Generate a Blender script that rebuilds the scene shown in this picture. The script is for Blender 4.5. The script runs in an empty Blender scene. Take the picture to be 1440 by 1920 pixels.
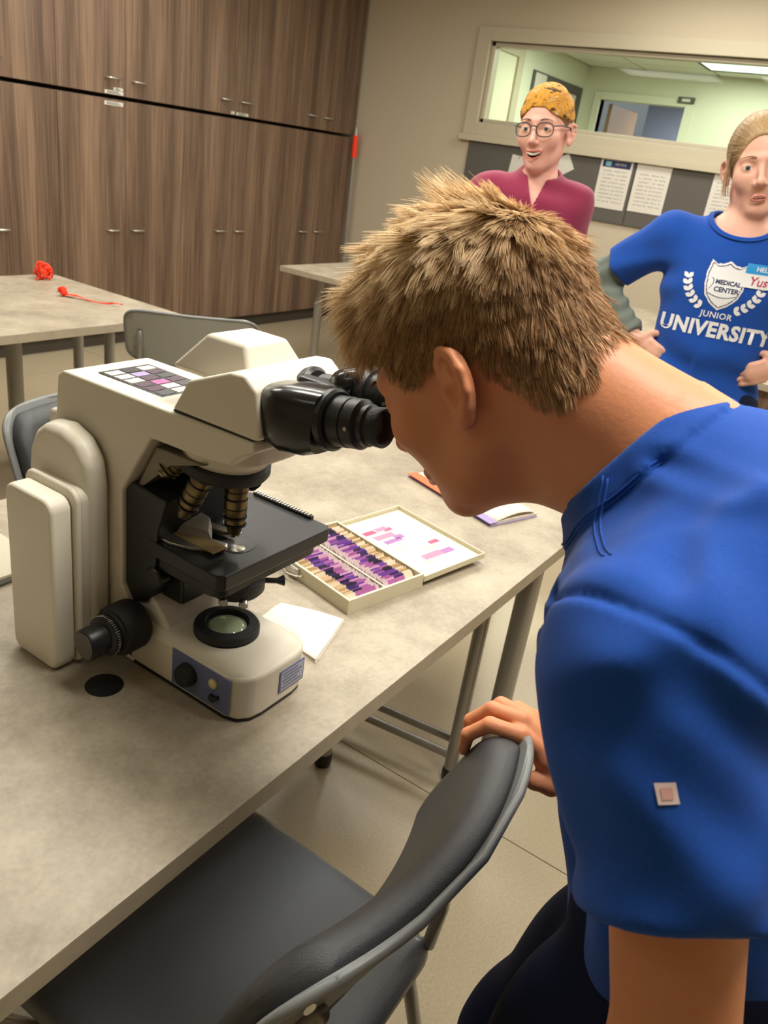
import bpy, math, random, time
import numpy as np
from mathutils import Vector, Matrix
from mathutils.bvhtree import BVHTree
T0 = time.time()
sc = bpy.context.scene
col = sc.collection
pi = math.pi
random.seed(7)

# ------------------------------------------------------------------ camera
CAM = Vector((0, 0, 1.45))
def setup_camera():
    yaw, pitch, roll = [math.radians(a) for a in (59.202, 24.274, 8.544)]
    f = Vector((math.sin(yaw)*math.cos(pitch), math.cos(yaw)*math.cos(pitch), -math.sin(pitch)))
    r = Vector((math.cos(yaw), -math.sin(yaw), 0)); u = r.cross(f)
    R = r*math.cos(roll)+u*math.sin(roll); U = -r*math.sin(roll)+u*math.cos(roll)
    cd = bpy.data.cameras.new('camera'); co = bpy.data.objects.new('camera', cd); col.objects.link(co)
    m = Matrix((R, U, -f)).transposed().to_4x4(); m.translation = CAM
    co.matrix_world = m
    cd.sensor_fit = 'VERTICAL'; cd.sensor_height = 36; cd.lens = 1487.2/1920*36
    cd.clip_start = .02; cd.clip_end = 60
    cd.dof.use_dof = True; cd.dof.focus_distance = .95; cd.dof.aperture_fstop = 12
    sc.camera = co
setup_camera()

# ------------------------------------------------------------------ world, light, exposure
w = bpy.data.worlds.new('world'); sc.world = w; w.use_nodes = True
bg = w.node_tree.nodes['Background']; bg.inputs[0].default_value = (.9, .93, 1, 1); bg.inputs[1].default_value = .25
sc.view_settings.view_transform = 'Standard'; sc.view_settings.look = 'None'
sc.view_settings.gamma = 1; sc.view_settings.use_curve_mapping = False
sc.view_settings.exposure = 0.0
LAMP_MAIN = 40          # watts of each ceiling panel in the lab
LAMPS = [(1.5, 1.7, .85), (3.4, 1.5, 1.05), (5.2, 1.5, .55), (1.3, 3.4, .55), (3.4, 3.4, .65), (1.0, -.1, 1.15), (3.4, -.5, .8), (5.2, -.5, .55), (-1.2, 1.7, .05)]
LAMP_NEXT = [(7.35, 1.45, 1.5), (7.35, 3.0, 1.0)]

# ------------------------------------------------------------------ materials
def mat(name, c, rough=.5, metal=0, var=0, vs=8, bump=0, bs=60, spec=.5, sss=0, stretch=None, coat=0, sheen=0, trans=0, c2=None, emit=0, detail=4):
    m = bpy.data.materials.new(name); m.use_nodes = True; nt = m.node_tree; b = nt.nodes['Principled BSDF']
    c = tuple(c)+(1,)
    b.inputs['Base Color'].default_value = c; b.inputs['Roughness'].default_value = rough; b.inputs['Metallic'].default_value = metal
    b.inputs['Specular IOR Level'].default_value = spec
    b.inputs['Coat Weight'].default_value = coat; b.inputs['Sheen Weight'].default_value = sheen; b.inputs['Transmission Weight'].default_value = trans
    if sss:
        b.inputs['Subsurface Weight'].default_value = sss; b.inputs['Subsurface Radius'].default_value = (1, .35, .15); b.inputs['Subsurface Scale'].default_value = .006
    if emit:
        b.inputs['Emission Color'].default_value = c; b.inputs['Emission Strength'].default_value = emit
    tc = nt.nodes.new('ShaderNodeTexCoord'); co = tc.outputs['Object']
    if stretch:
        mp = nt.nodes.new('ShaderNodeMapping'); mp.inputs['Scale'].default_value = stretch; nt.links.new(co, mp.inputs[0]); co = mp.outputs[0]
    if var or c2:
        n = nt.nodes.new('ShaderNodeTexNoise'); n.inputs['Scale'].default_value = vs; n.inputs['Detail'].default_value = detail; nt.links.new(co, n.inputs['Vector'])
        r = nt.nodes.new('ShaderNodeValToRGB'); nt.links.new(n.outputs['Fac'], r.inputs[0])
        r.color_ramp.elements[0].position = .35; r.color_ramp.elements[1].position = .65
        if c2: r.color_ramp.elements[0].color = c; r.color_ramp.elements[1].color = tuple(c2)+(1,)
        else:
            r.color_ramp.elements[0].color = tuple(x*(1-var) for x in c[:3])+(1,); r.color_ramp.elements[1].color = tuple(min(1, x*(1+var)) for x in c[:3])+(1,)
        nt.links.new(r.outputs[0], b.inputs['Base Color'])
    if bump:
        n = nt.nodes.new('ShaderNodeTexNoise'); n.inputs['Scale'].default_value = bs; n.inputs['Detail'].default_value = 3; nt.links.new(co, n.inputs['Vector'])
        bp = nt.nodes.new('ShaderNodeBump'); bp.inputs['Strength'].default_value = bump; bp.inputs['Distance'].default_value = .002
        nt.links.new(n.outputs['Fac'], bp.inputs['Height']); nt.links.new(bp.outputs[0], b.inputs['Normal'])
    return m
def srgb(r, g, b):
    f = lambda v: (v/255/12.92) if v/255 <= .04045 else ((v/255+.055)/1.055)**2.4
    return (f(r), f(g), f(b))
M = {}
M['wall'] = mat('painted wall', srgb(194, 181, 158), .7, bump=.15, bs=150)
M['wall_next'] = mat('pale green wall', srgb(220, 220, 198), .7)
M['trim'] = mat('painted steel frame', srgb(190, 180, 156), .5)
M['ceiling'] = mat('ceiling tile', srgb(225, 225, 212), .85, var=.05, vs=90)
M['grid'] = mat('ceiling grid', srgb(205, 208, 200), .5)
M['floor'] = mat('speckled vinyl', srgb(172, 158, 132), .3, var=.07, vs=160, bump=.05, bs=120, spec=.45, detail=8)
M['seam'] = mat('vinyl seam', srgb(120, 108, 88), .6)
M['base'] = mat('rubber baseboard', srgb(70, 62, 54), .6)
M['black'] = mat('black plastic', (.012, .012, .013), .38)
M['blackmetal'] = mat('black anodised metal', (.013, .013, .014), .42, bump=.08, bs=900)
M['blackgloss'] = mat('gloss black', (.01, .01, .011), .22, coat=.2)
M['rubber'] = mat('ribbed rubber', (.014, .014, .015), .6, bump=.5, bs=400)
M['chrome'] = mat('chrome', (.62, .61, .58), .22, 1)
M['satin'] = mat('satin nickel', (.60, .57, .52), .35, 1)
M['legmetal'] = mat('silver painted steel', srgb(158, 154, 146), .34, .45)
M['cream'] = mat('cream instrument enamel', srgb(224, 216, 198), .42, bump=.06, bs=1200)
M['creamedge'] = mat('cream edge', srgb(216, 208, 180), .5)
M['greymet'] = mat('brushed grey metal', srgb(120, 112, 96), .4, .6)
M['brass'] = mat('bronze objective', (.20, .15, .07), .34, .85)
M['glass'] = mat('lens glass', srgb(170, 185, 150), .08, 0, coat=.6)
M['white'] = mat('white paper', srgb(224, 214, 200), .8, bump=.2, bs=60)
M['paper'] = mat('printer paper', srgb(212, 208, 198), .8)
M['bluepanel'] = mat('blue grey control panel', srgb(104, 112, 150), .4)
M['orange'] = mat('neon orange ribbon', srgb(255, 62, 22), .55)
M['orangebook'] = mat('orange cover edge', srgb(238, 112, 66), .55)
M['violet'] = mat('violet cover', srgb(158, 140, 190), .55)
M['chairvinyl'] = mat('charcoal vinyl', srgb(58, 59, 62), .36, bump=.35, bs=900, spec=.5)
M['chairseat'] = mat('grey slate seat vinyl', srgb(88, 92, 98), .36, bump=.35, bs=900, spec=.6, coat=.45)
M['chairshell'] = mat('grey chair shell', srgb(126, 128, 128), .38)
M['chairlight'] = mat('light grey chair panel', srgb(172, 173, 168), .4)
M['board'] = mat('charcoal tack board', srgb(92, 88, 82), .9, bump=.3, bs=400)
M['doorwood'] = mat('brown door', srgb(150, 118, 88), .5)
M['greydoor'] = mat('grey lit room', srgb(150, 152, 168), .7)
def wood():
    m = bpy.data.materials.new('streaked walnut laminate'); m.use_nodes = True; nt = m.node_tree; b = nt.nodes['Principled BSDF']
    tc = nt.nodes.new('ShaderNodeTexCoord'); geo = tc.outputs['Object']
    mp = nt.nodes.new('ShaderNodeMapping'); mp.inputs['Scale'].default_value = (1, 1, .028); nt.links.new(geo, mp.inputs[0])
    n1 = nt.nodes.new('ShaderNodeTexNoise'); n1.inputs['Scale'].default_value = 75; n1.inputs['Detail'].default_value = 5; nt.links.new(mp.outputs[0], n1.inputs[0])
    n2 = nt.nodes.new('ShaderNodeTexNoise'); n2.inputs['Scale'].default_value = 9; n2.inputs['Detail'].default_value = 2; nt.links.new(mp.outputs[0], n2.inputs[0])
    mx = nt.nodes.new('ShaderNodeMath'); mx.operation = 'MULTIPLY_ADD'; nt.links.new(n2.outputs[0], mx.inputs[0]); mx.inputs[1].default_value = .6
    s = nt.nodes.new('ShaderNodeMath'); s.operation = 'MULTIPLY'; nt.links.new(n1.outputs[0], s.inputs[0]); s.inputs[1].default_value = .55; nt.links.new(s.outputs[0], mx.inputs[2])
    r = nt.nodes.new('ShaderNodeValToRGB'); nt.links.new(mx.outputs[0], r.inputs[0])
    e = r.color_ramp.elements; e[0].position = .44; e[0].color = srgb(90, 70, 56)+(1,); e[1].position = .74; e[1].color = srgb(144, 117, 95)+(1,)
    k = e.new(.57); k.color = srgb(114, 91, 74)+(1,)
    nt.links.new(r.outputs[0], b.inputs['Base Color']); b.inputs['Roughness'].default_value = .42
    return m
M['wood'] = wood()
def laminate():
    m = bpy.data.materials.new('mottled stone laminate'); m.use_nodes = True; nt = m.node_tree; b = nt.nodes['Principled BSDF']
    tc = nt.nodes.new('ShaderNodeTexCoord')
    n1 = nt.nodes.new('ShaderNodeTexNoise'); n1.inputs['Scale'].default_value = 7; n1.inputs['Detail'].default_value = 12; n1.inputs['Roughness'].default_value = .72; nt.links.new(tc.outputs['Object'], n1.inputs[0])
    n2 = nt.nodes.new('ShaderNodeTexNoise'); n2.inputs['Scale'].default_value = 140; n2.inputs['Detail'].default_value = 3; nt.links.new(tc.outputs['Object'], n2.inputs[0])
    a = nt.nodes.new('ShaderNodeMath'); a.operation = 'MULTIPLY_ADD'; nt.links.new(n2.outputs[0], a.inputs[0]); a.inputs[1].default_value = .22; nt.links.new(n1.outputs[0], a.inputs[2])
    r = nt.nodes.new('ShaderNodeValToRGB'); nt.links.new(a.outputs[0], r.inputs[0])
    e = r.color_ramp.elements; e[0].position = .42; e[0].color = srgb(138, 127, 109)+(1,); e[1].position = .78; e[1].color = srgb(182, 170, 150)+(1,)
    nt.links.new(r.outputs[0], b.inputs['Base Color']); b.inputs['Roughness'].default_value = .48
    return m
M['laminate'] = laminate()
M['lamedge'] = mat('laminate edge', srgb(168, 155, 134), .5, var=.06, vs=30)
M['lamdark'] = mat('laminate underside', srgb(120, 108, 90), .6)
SK = dict(skin_boy=(218, 144, 102), skin_girl=(226, 174, 152), skin_woman=(230, 172, 154))
for k, v in SK.items(): M[k] = mat(k.replace('_', ' '), srgb(*v), .5, var=.045, vs=18, sss=.25, bump=.12, bs=220, spec=.4)
M['lip'] = mat('lips', srgb(204, 118, 106), .4, sss=.2)
M['mouth'] = mat('mouth interior', srgb(70, 22, 20), .6)
M['teeth'] = mat('teeth', srgb(235, 226, 208), .25)
M['scalp'] = mat('scalp under hair', srgb(124, 92, 60), .8)
M['eye'] = mat('eye white', srgb(226, 218, 210), .15); M['iris'] = mat('blue grey iris', srgb(70, 84, 88), .15)
M['tee'] = mat('royal blue cotton', srgb(30, 76, 164), .88, var=.07, vs=420, bump=.10, bs=1400, sheen=.10, spec=.15)
M['navy'] = mat('navy trousers', srgb(13, 22, 50), .8, bump=.3, bs=600, spec=.2)
M['greyknit'] = mat('grey green knit', srgb(104, 112, 104), .9, bump=.4, bs=500)
M['maroon'] = mat('maroon fleece', srgb(136, 28, 66), .85, bump=.3, bs=400, sheen=.2)
M['print'] = mat('white shirt print', srgb(232, 232, 234), .7)
M['printnavy'] = mat('navy shirt print', srgb(36, 46, 84), .7)
M['tagblue'] = mat('sky blue tag print', srgb(40, 150, 220), .6); M['tagred'] = mat('red handwriting', srgb(190, 60, 90), .6)
def stripes_paper(name, c, ink, n, head=None):
    m = bpy.data.materials.new(name); m.use_nodes = True; nt = m.node_tree; b = nt.nodes['Principled BSDF']; b.inputs['Roughness'].default_value = .7
    tc = nt.nodes.new('ShaderNodeTexCoord'); sx = nt.nodes.new('ShaderNodeSeparateXYZ'); nt.links.new(tc.outputs['Generated'], sx.inputs[0])
    def math_(op, a, bb):
        q = nt.nodes.new('ShaderNodeMath'); q.operation = op
        for i, v in ((0, a), (1, bb)):
            if isinstance(v, (int, float)): q.inputs[i].default_value = v
            elif v is not None: nt.links.new(v, q.inputs[i])
        return q.outputs[0]
    z = sx.outputs['Z']; y = sx.outputs['Y']
    line = math_('GREATER_THAN', math_('FRACT', math_('MULTIPLY', z, n), None), .62)
    nz = nt.nodes.new('ShaderNodeTexNoise'); nz.inputs['Scale'].default_value = 14; nt.links.new(tc.outputs['Generated'], nz.inputs[0])
    word = math_('GREATER_THAN', nz.outputs['Fac'], .44)
    inb = math_('MULTIPLY', math_('MULTIPLY', math_('GREATER_THAN', z, .12), math_('LESS_THAN', z, .78)), math_('MULTIPLY', math_('GREATER_THAN', y, .1), math_('LESS_THAN', y, .88)))
    f = math_('MULTIPLY', math_('MULTIPLY', line, word), inb)
    mx = nt.nodes.new('ShaderNodeMix'); mx.data_type = 'RGBA'; nt.links.new(math_('MULTIPLY', f, .45), mx.inputs['Factor']); mx.inputs['A'].default_value = tuple(c)+(1,); mx.inputs['B'].default_value = tuple(ink)+(1,)
    nt.links.new(mx.outputs['Result'], b.inputs['Base Color'])
    return m
M['notice'] = stripes_paper('printed notice', srgb(214, 208, 198), srgb(110, 106, 104), 13)

# ------------------------------------------------------------------ mesh helpers
def V(*a): return Vector(a)
class MB:
    def __init__(s): s.v = []; s.f = []
    def add(s, vs, fs):
        o = len(s.v); s.v += [tuple(v) for v in vs]; s.f += [tuple(i+o for i in f) for f in fs]; return s
    def box(s, c, d, rot=None):
        c = Vector(c); vs = []
        for x in (-.5, .5):
            for y in (-.5, .5):
                for z in (-.5, .5):
                    p = Vector((x*d[0], y*d[1], z*d[2]))
                    if rot is not None: p = rot @ p
                    vs.append(c+p)
        return s.add(vs, [(0, 1, 3, 2), (4, 6, 7, 5), (0, 4, 5, 1), (2, 3, 7, 6), (0, 2, 6, 4), (1, 5, 7, 3)])
    def bb(s, lo, hi): return s.box([(a+b)/2 for a, b in zip(lo, hi)], [b-a for a, b in zip(lo, hi)])
    def prism(s, poly, axis, lo, hi, scale=1, off=(0, 0)):
        # poly in the two other axes (cyclic order kept), extruded from lo to hi
        n = len(poly); cx = sum(p[0] for p in poly)/n; cy = sum(p[1] for p in poly)/n; vs = []
        for t, k in ((lo, 1), (hi, scale)):
            for a, b in poly:
                a2 = cx+(a-cx)*k+(off[0] if t == hi else 0); b2 = cy+(b-cy)*k+(off[1] if t == hi else 0)
                vs.append((t, a2, b2) if axis == 0 else ((b2, t, a2) if axis == 1 else (a2, b2, t)))
        ar = sum(poly[i][0]*poly[(i+1) % n][1]-poly[(i+1) % n][0]*poly[i][1] for i in range(n))
        fs = [tuple(range(n))[::-1], tuple(range(n, 2*n))]+[(i, (i+1) % n, n+(i+1) % n, n+i) for i in range(n)]
        if (ar < 0) != (hi < lo): fs = [f[::-1] for f in fs]
        return s.add(vs, fs)
    def lathe(s, prof, c, axis=(0, 0, 1), n=32):
        # prof: (radius, height) along axis, closed at both ends
        a = Vector(axis).normalized(); q = a.to_track_quat('Z', 'Y').to_matrix(); c = Vector(c); vs = []; fs = []
        for r, h in prof:
            for i in range(n):
                t = 2*pi*i/n; vs.append(c+q@Vector((r*math.cos(t), r*math.sin(t), h)))
        for k in range(len(prof)-1):
            for i in range(n):
                j = (i+1) % n; fs.append((k*n+i, k*n+j, (k+1)*n+j, (k+1)*n+i))
        fs.append(tuple(range(n))[::-1]); fs.append(tuple(range((len(prof)-1)*n, len(prof)*n)))
        return s.add(vs, fs)
    def cyl(s, a, b, r, r2=None, n=24):
        a = Vector(a); b = Vector(b); return s.lathe([(r, 0), (r if r2 is None else r2, (b-a).length)], a, b-a, n)
    def tube(s, pts, r, n=10, caps=True):
        pts = [Vector(p) for p in pts]; rs = r if isinstance(r, (list, tuple)) else [r]*len(pts); vs = []; fs = []
        up = None
        for i, p in enumerate(pts):
            d = (pts[min(i+1, len(pts)-1)]-pts[max(i-1, 0)]).normalized()
            if up is None:
                up = d.orthogonal().normalized()
            up = (up-d*up.dot(d)).normalized(); q = d.cross(up)
            for k in range(n):
                t = 2*pi*k/n; vs.append(p+(up*math.cos(t)+q*math.sin(t))*rs[i])
        for i in range(len(pts)-1):
            for k in range(n):
                j = (k+1) % n; fs.append((i*n+k, i*n+j, (i+1)*n+j, (i+1)*n+k))
        if caps: fs += [tuple(range(n))[::-1], tuple(range((len(pts)-1)*n, len(pts)*n))]
        return s.add(vs, fs)
    def grid(s, P, closed=False, thick=None):
        # P: rows of points; open surface
        nr = len(P); nc = len(P[0]); vs = [q for row in P for q in row]; fs = []
        for i in range(nr-1):
            for j in range(nc if closed else nc-1):
                k = (j+1) % nc; fs.append((i*nc+j, i*nc+k, (i+1)*nc+k, (i+1)*nc+j))
        return s.add(vs, fs)
    def mesh(s, name):
        me = bpy.data.meshes.new(name); me.from_pydata(s.v, [], s.f); me.update(); return me
    def obj(s, name, m, parent=None, bevel=0, seg=2, smooth=35, sub=0, solid=0):
        o = link(name, s.mesh(name), m, parent)
        shade(o.data, smooth)
        if solid:
            md = o.modifiers.new('t', 'SOLIDIFY'); md.thickness = solid; md.offset = 0
        if bevel:
            md = o.modifiers.new('b', 'BEVEL'); md.width = bevel; md.segments = seg; md.limit_method = 'ANGLE'; md.angle_limit = math.radians(28)
            shade(o.data, 180); md.harden_normals = True
        if sub:
            md = o.modifiers.new('s', 'SUBSURF'); md.levels = md.render_levels = sub; shade(o.data, 180)
        return o
def shade(me, ang):
    if ang <= 0: return
    me.polygons.foreach_set('use_smooth', [True]*len(me.polygons))
    if ang < 180: me.set_sharp_from_angle(angle=math.radians(ang))
    me.update()
def link(name, me, m=None, parent=None):
    o = bpy.data.objects.new(name, me); col.objects.link(o)
    if m is not None:
        for x in (m if isinstance(m, list) else [m]): me.materials.append(x)
    if parent is not None:
        o.parent = parent; o.matrix_parent_inverse = parent.matrix_basis.inverted()
    return o
def tag(o, label=None, cat=None, group=None, kind=None):
    for k, v in (('label', label), ('category', cat), ('group', group), ('kind', kind)):
        if v: o[k] = v
    return o
def thing(name, label, cat, loc=(0, 0, 0), rz=0, group=None):
    o = bpy.data.objects.new(name, None); col.objects.link(o); o.location = loc; o.rotation_euler = (0, 0, rz); o.empty_display_size = .05
    return tag(o, label, cat, group)
def struct(o): o['kind'] = 'structure'; return o
def kids(o): return [c for c in bpy.data.objects if c.parent == o]
def dup(o, loc=None, rz=None, label=None, parent=None):
    c = o.copy(); col.objects.link(c)
    if loc is not None: c.location = loc
    if rz is not None: c.rotation_euler = (0, 0, rz)
    if label: c['label'] = label
    if parent: c.parent = parent
    for k in kids(o): dup(k, parent=c)
    return c
def rrect(x0, x1, y0, y1, r, n=5):
    P = []
    for cx, cy, a in ((x1-r, y1-r, 0), (x0+r, y1-r, 90), (x0+r, y0+r, 180), (x1-r, y0+r, 270)):
        for i in range(n+1):
            t = math.radians(a+90*i/n); P.append((cx+r*math.cos(t), cy+r*math.sin(t)))
    return P
def text_geo(s, size, align='CENTER', bold=0, space=1.0):
    cu = bpy.data.curves.new('t', 'FONT'); cu.body = s; cu.size = size; cu.align_x = align; cu.align_y = 'CENTER'; cu.offset = bold; cu.resolution_u = 3; cu.space_character = space
    o = bpy.data.objects.new('t', cu); col.objects.link(o)
    me = bpy.data.meshes.new_from_object(o.evaluated_get(bpy.context.evaluated_depsgraph_get()))
    vs = [tuple(v.co) for v in me.vertices]; fs = [tuple(p.vertices) for p in me.polygons]
    bpy.data.objects.remove(o); bpy.data.curves.remove(cu); bpy.data.meshes.remove(me)
    return vs, fs

# ------------------------------------------------------------------ implicit surfaces (one continuous mesh per body or garment)
f32 = np.float32
def A(*a): return np.array(a, dtype=f32)
def ell(p, c, r, R=None):
    q = p-A(*c)
    if R is not None: q = q@R
    r = A(*r); k0 = np.linalg.norm(q/r, axis=1); k1 = np.linalg.norm(q/(r*r), axis=1)+1e-9
    return k0*(k0-1)/k1
def cap(p, a, b, ra, rb=None, flat=None):
    rb = ra if rb is None else rb; a = A(*a); b = A(*b); d = b-a; t = np.clip(((p-a)@d)/(d@d), 0, 1)
    q = p-a-t[:, None]*d
    if flat is not None:      # flat: (unit axis, factor): squeeze across that axis
        n = A(*flat[0]); n = n/np.linalg.norm(n); q = q+(q@n)[:, None]*n*(1/flat[1]-1)
    return np.linalg.norm(q, axis=1)-(ra+(rb-ra)*t)
def smin(a, b, k):
    h = np.maximum(k-np.abs(a-b), 0)/k; return np.minimum(a, b)-h*h*k*.25
def smax(a, b, k): return -smin(-a, -b, k)
def sunion(L, k):
    r = L[0]
    for x in L[1:]: r = smin(r, x, k)
    return r
def axis(lo, hi, h, fine=()):
    xs = [lo]
    while xs[-1] < hi:
        s = h
        for a, b, hh in fine:
            if a <= xs[-1] < b: s = hh
        xs.append(xs[-1]+s)
    return np.array(xs, dtype=f32)
def surface(fn, ax):
    B = 8; nb = [(len(a)-2)//B+1 for a in ax]
    ax = [np.concatenate([a, a[-1]+(a[-1]-a[-2])*np.arange(1, n*B+2-len(a)+1)]).astype(f32) for a, n in zip(ax, nb)]
    bi = np.stack(np.meshgrid(*[np.arange(n) for n in nb], indexing='ij'), -1).reshape(-1, 3)
    lo = np.stack([ax[k][bi[:, k]*B] for k in range(3)], 1); hi = np.stack([ax[k][bi[:, k]*B+B] for k in range(3)], 1)
    d = fn(((lo+hi)/2).astype(f32)); rad = np.linalg.norm(hi-lo, axis=1)/2
    bi = bi[np.abs(d) < rad*1.6+.004]
    g = np.arange(B+1); loc = np.stack(np.meshgrid(g, g, g, indexing='ij'), -1).reshape(-1, 3)
    idx = bi[:, None, :]*B+loc[None]; P = np.stack([ax[k][idx[..., k]] for k in range(3)], -1)
    F = np.empty(P.shape[:2], f32); flat = P.reshape(-1, 3); Ff = F.reshape(-1)
    for i in range(0, len(flat), 400000): Ff[i:i+400000] = fn(flat[i:i+400000])
    n = B+1; F = F.reshape(-1, n, n, n); P = P.reshape(-1, n, n, n, 3)
    s = F < 0; acc = np.zeros(F.shape[:1]+(B, B, B, 3), f32); cnt = np.zeros(F.shape[:1]+(B, B, B), f32)
    offs = [(a, b) for a in (0, 1) for b in (0, 1)]
    for k in range(3):
        for a, b in offs:
            sl0 = [None]*3; o = [a, b]; j = 0
            for m in range(3):
                if m == k: sl0[m] = 0
                else: sl0[m] = o[j]; j += 1
            sl1 = list(sl0); sl1[k] = 1
            S0 = tuple([slice(None)]+[slice(q, q+B) for q in sl0]); S1 = tuple([slice(None)]+[slice(q, q+B) for q in sl1])
            f0 = F[S0]; f1 = F[S1]; cr = s[S0] != s[S1]; t = np.where(cr, f0/(f0-f1+1e-12), 0)
            acc += np.where(cr[..., None], P[S0]+t[..., None]*(P[S1]-P[S0]), 0); cnt += cr
    NX = [len(a)+1 for a in ax]
    gi = (bi[:, None, :]*B+np.stack(np.meshgrid(*[np.arange(B)]*3, indexing='ij'), -1).reshape(-1, 3)[None]).reshape(-1, 3).astype(np.int64)
    key = (gi[:, 0]*NX[1]+gi[:, 1])*NX[2]+gi[:, 2]
    cnt = cnt.reshape(-1); act = cnt > 0; keys = key[act]; verts = acc.reshape(-1, 3)[act]/cnt[act][:, None]
    o = np.argsort(keys); keys = keys[o]; verts = verts[o]
    st = (NX[1]*NX[2], NX[2], 1); faces = []
    for k in range(3):
        S0 = (slice(None),)+(slice(0, B),)*3; sl = [slice(0, B)]*3; sl[k] = slice(1, B+1); S1 = (slice(None),)+tuple(sl)
        c0 = s[S0].reshape(-1); c1 = s[S1].reshape(-1); m = c0 != c1
        a, b = [(1, 2), (2, 0), (0, 1)][k]
        kk = key[m]; q = np.stack([kk-st[a]-st[b], kk-st[b], kk, kk-st[a]], 1)
        q = np.where(c0[m][:, None], q, q[:, ::-1])
        pos = np.searchsorted(keys, q); pos = np.minimum(pos, len(keys)-1); ok = (keys[pos] == q).all(1)
        faces.append(pos[ok])
    return verts, np.concatenate(faces)
def relax(v, f, it, lam=.5):
    n = len(v); e = np.concatenate([f[:, [0, 1]], f[:, [1, 2]], f[:, [2, 3]], f[:, [3, 0]]]); e = np.concatenate([e, e[:, ::-1]])
    c = np.bincount(e[:, 0], minlength=n)[:, None]
    for _ in range(it):
        s = np.stack([np.bincount(e[:, 0], weights=v[e[:, 1], k], minlength=n) for k in range(3)], 1); v = v+(s/c-v)*lam
    return v
def sdf_obj(name, fn, ax, mats, parent, regions=None, smooth_it=2):
    v, f = surface(fn, ax); v = relax(v, f, smooth_it)
    me = bpy.data.meshes.new(name); me.vertices.add(len(v)); me.vertices.foreach_set('co', v.astype(f32).ravel())
    me.loops.add(len(f)*4); me.loops.foreach_set('vertex_index', f.ravel().astype(np.int32))
    me.polygons.add(len(f)); me.polygons.foreach_set('loop_start', np.arange(0, len(f)*4, 4, dtype=np.int32))
    me.polygons.foreach_set('use_smooth', np.ones(len(f), bool)); me.update(calc_edges=True); me.validate()
    o = link(name, me, mats, parent)
    if regions is not None:
        c = v[f].mean(1); me.polygons.foreach_set('material_index', regions(c).astype(np.int32)); me.update()
    print('SDF', name, len(v), round(time.time()-T0, 1))
    return o, v, f
def waves(p, seed, freq, n=5, aniso=(1, 1, 1)):
    r = np.random.RandomState(seed); o = np.zeros(len(p), f32)
    for i in range(n):
        d = r.normal(size=3)*np.array(aniso); d = d/np.linalg.norm(d)*freq*(.6+.9*r.rand()); o += np.sin(p@d.astype(f32)+r.rand()*6.28+1.3*np.sin(p@(d[[1, 2, 0]]*.6).astype(f32)))
    return o/n

# ------------------------------------------------------------------ the room
WX = 6.02; CY = 4.411
fl = struct(MB().bb((-3.5, -3.2, -.06), (WX+.02, 5.0, -.004)).obj('floor', M['seam'], smooth=0))
xs = [-3.5, -2.22, -.39, 1.44, 3.27, 5.10, WX]; ys = [-3.2, .42-2.0, 4.08, 5.0]
for i in range(len(xs)-1):
    for j in range(len(ys)-1):
        MB().bb((xs[i]+.0015, ys[j]+.0015, -.004), (xs[i+1]-.0015, ys[j+1]-.0015, 0)).obj('vinyl_sheet', M['floor'], fl, smooth=0)
struct(MB().bb((-3.5, -3.2, 2.75), (WX+.1, 5.0, 2.8)).obj('ceiling', M['ceiling'], smooth=0))
struct(MB().bb((-3.6, -3.2, 0), (-3.5, 5.0, 2.75)).obj('wall_rear', M['wall'], smooth=0))
struct(MB().bb((-3.6, -3.3, 0), (WX+.1, -3.2, 2.75)).obj('wall_right', M['wall'], smooth=0))
struct(MB().bb((-3.6, 5.0, 0), (WX+.1, 5.1, 2.75)).obj('wall_left', M['wall'], smooth=0))
oy0, oy1, oz0, oz1 = .35, 3.27, 1.745, 2.29
wb = MB(); wb.bb((WX, -3.2, 0), (WX+.12, 5.0, oz0)); wb.bb((WX, -3.2, oz1), (WX+.12, 5.0, 2.75)); wb.bb((WX, -3.2, oz0), (WX+.12, oy0, oz1)); wb.bb((WX, oy1, oz0), (WX+.12, 5.0, oz1))
struct(wb.obj('wall_front', M['wall'], smooth=0))
wf = MB(); t = .11
for a, b in (((WX-.025, oy1, oz0-t+.02), (WX+.13, oy1+t, oz1+t-.02)), ((WX-.025, oy0-t, oz0-t+.02), (WX+.13, oy0, oz1+t-.02))): wf.bb(a, b)
wf.bb((WX-.025, oy0, oz1), (WX+.13, oy1, oz1+t-.02)); wf.bb((WX-.025, oy0, oz0-t+.02), (WX+.13, oy1, oz0))
win = struct(wf.obj('window_1', M['trim'], bevel=.004))
s = MB()
for a, b in (((WX+.02, oy1-.03, oz0), (WX+.1, oy1, oz1)), ((WX+.02, oy0, oz0), (WX+.1, oy0+.03, oz1)), ((WX+.02, oy0, oz1-.03), (WX+.1, oy1, oz1)), ((WX+.02, oy0, oz0), (WX+.1, oy1, oz0+.03))): s.bb(a, b)
s.obj('glazing_bead', M['trim'], win, bevel=.003)
MB().bb((WX-.05, oy0-.12, oz0-.135), (WX-.0, oy1+.13, oz0-.09)).obj('sill', M['trim'], win, bevel=.004)
gm = bpy.data.materials.new('window glass'); gm.use_nodes = True; nt = gm.node_tree; nt.nodes.clear()
o_ = nt.nodes.new('ShaderNodeOutputMaterial'); mx = nt.nodes.new('ShaderNodeMixShader'); tr = nt.nodes.new('ShaderNodeBsdfTransparent'); gl = nt.nodes.new('ShaderNodeBsdfGlossy')
gl.inputs['Roughness'].default_value = .02; tr.inputs[0].default_value = (.93, .97, .93, 1); fr = nt.nodes.new('ShaderNodeFresnel'); fr.inputs[0].default_value = 1.22
nt.links.new(fr.outputs[0], mx.inputs[0]); nt.links.new(tr.outputs[0], mx.inputs[1]); nt.links.new(gl.outputs[0], mx.inputs[2]); nt.links.new(mx.outputs[0], o_.inputs[0])
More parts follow.
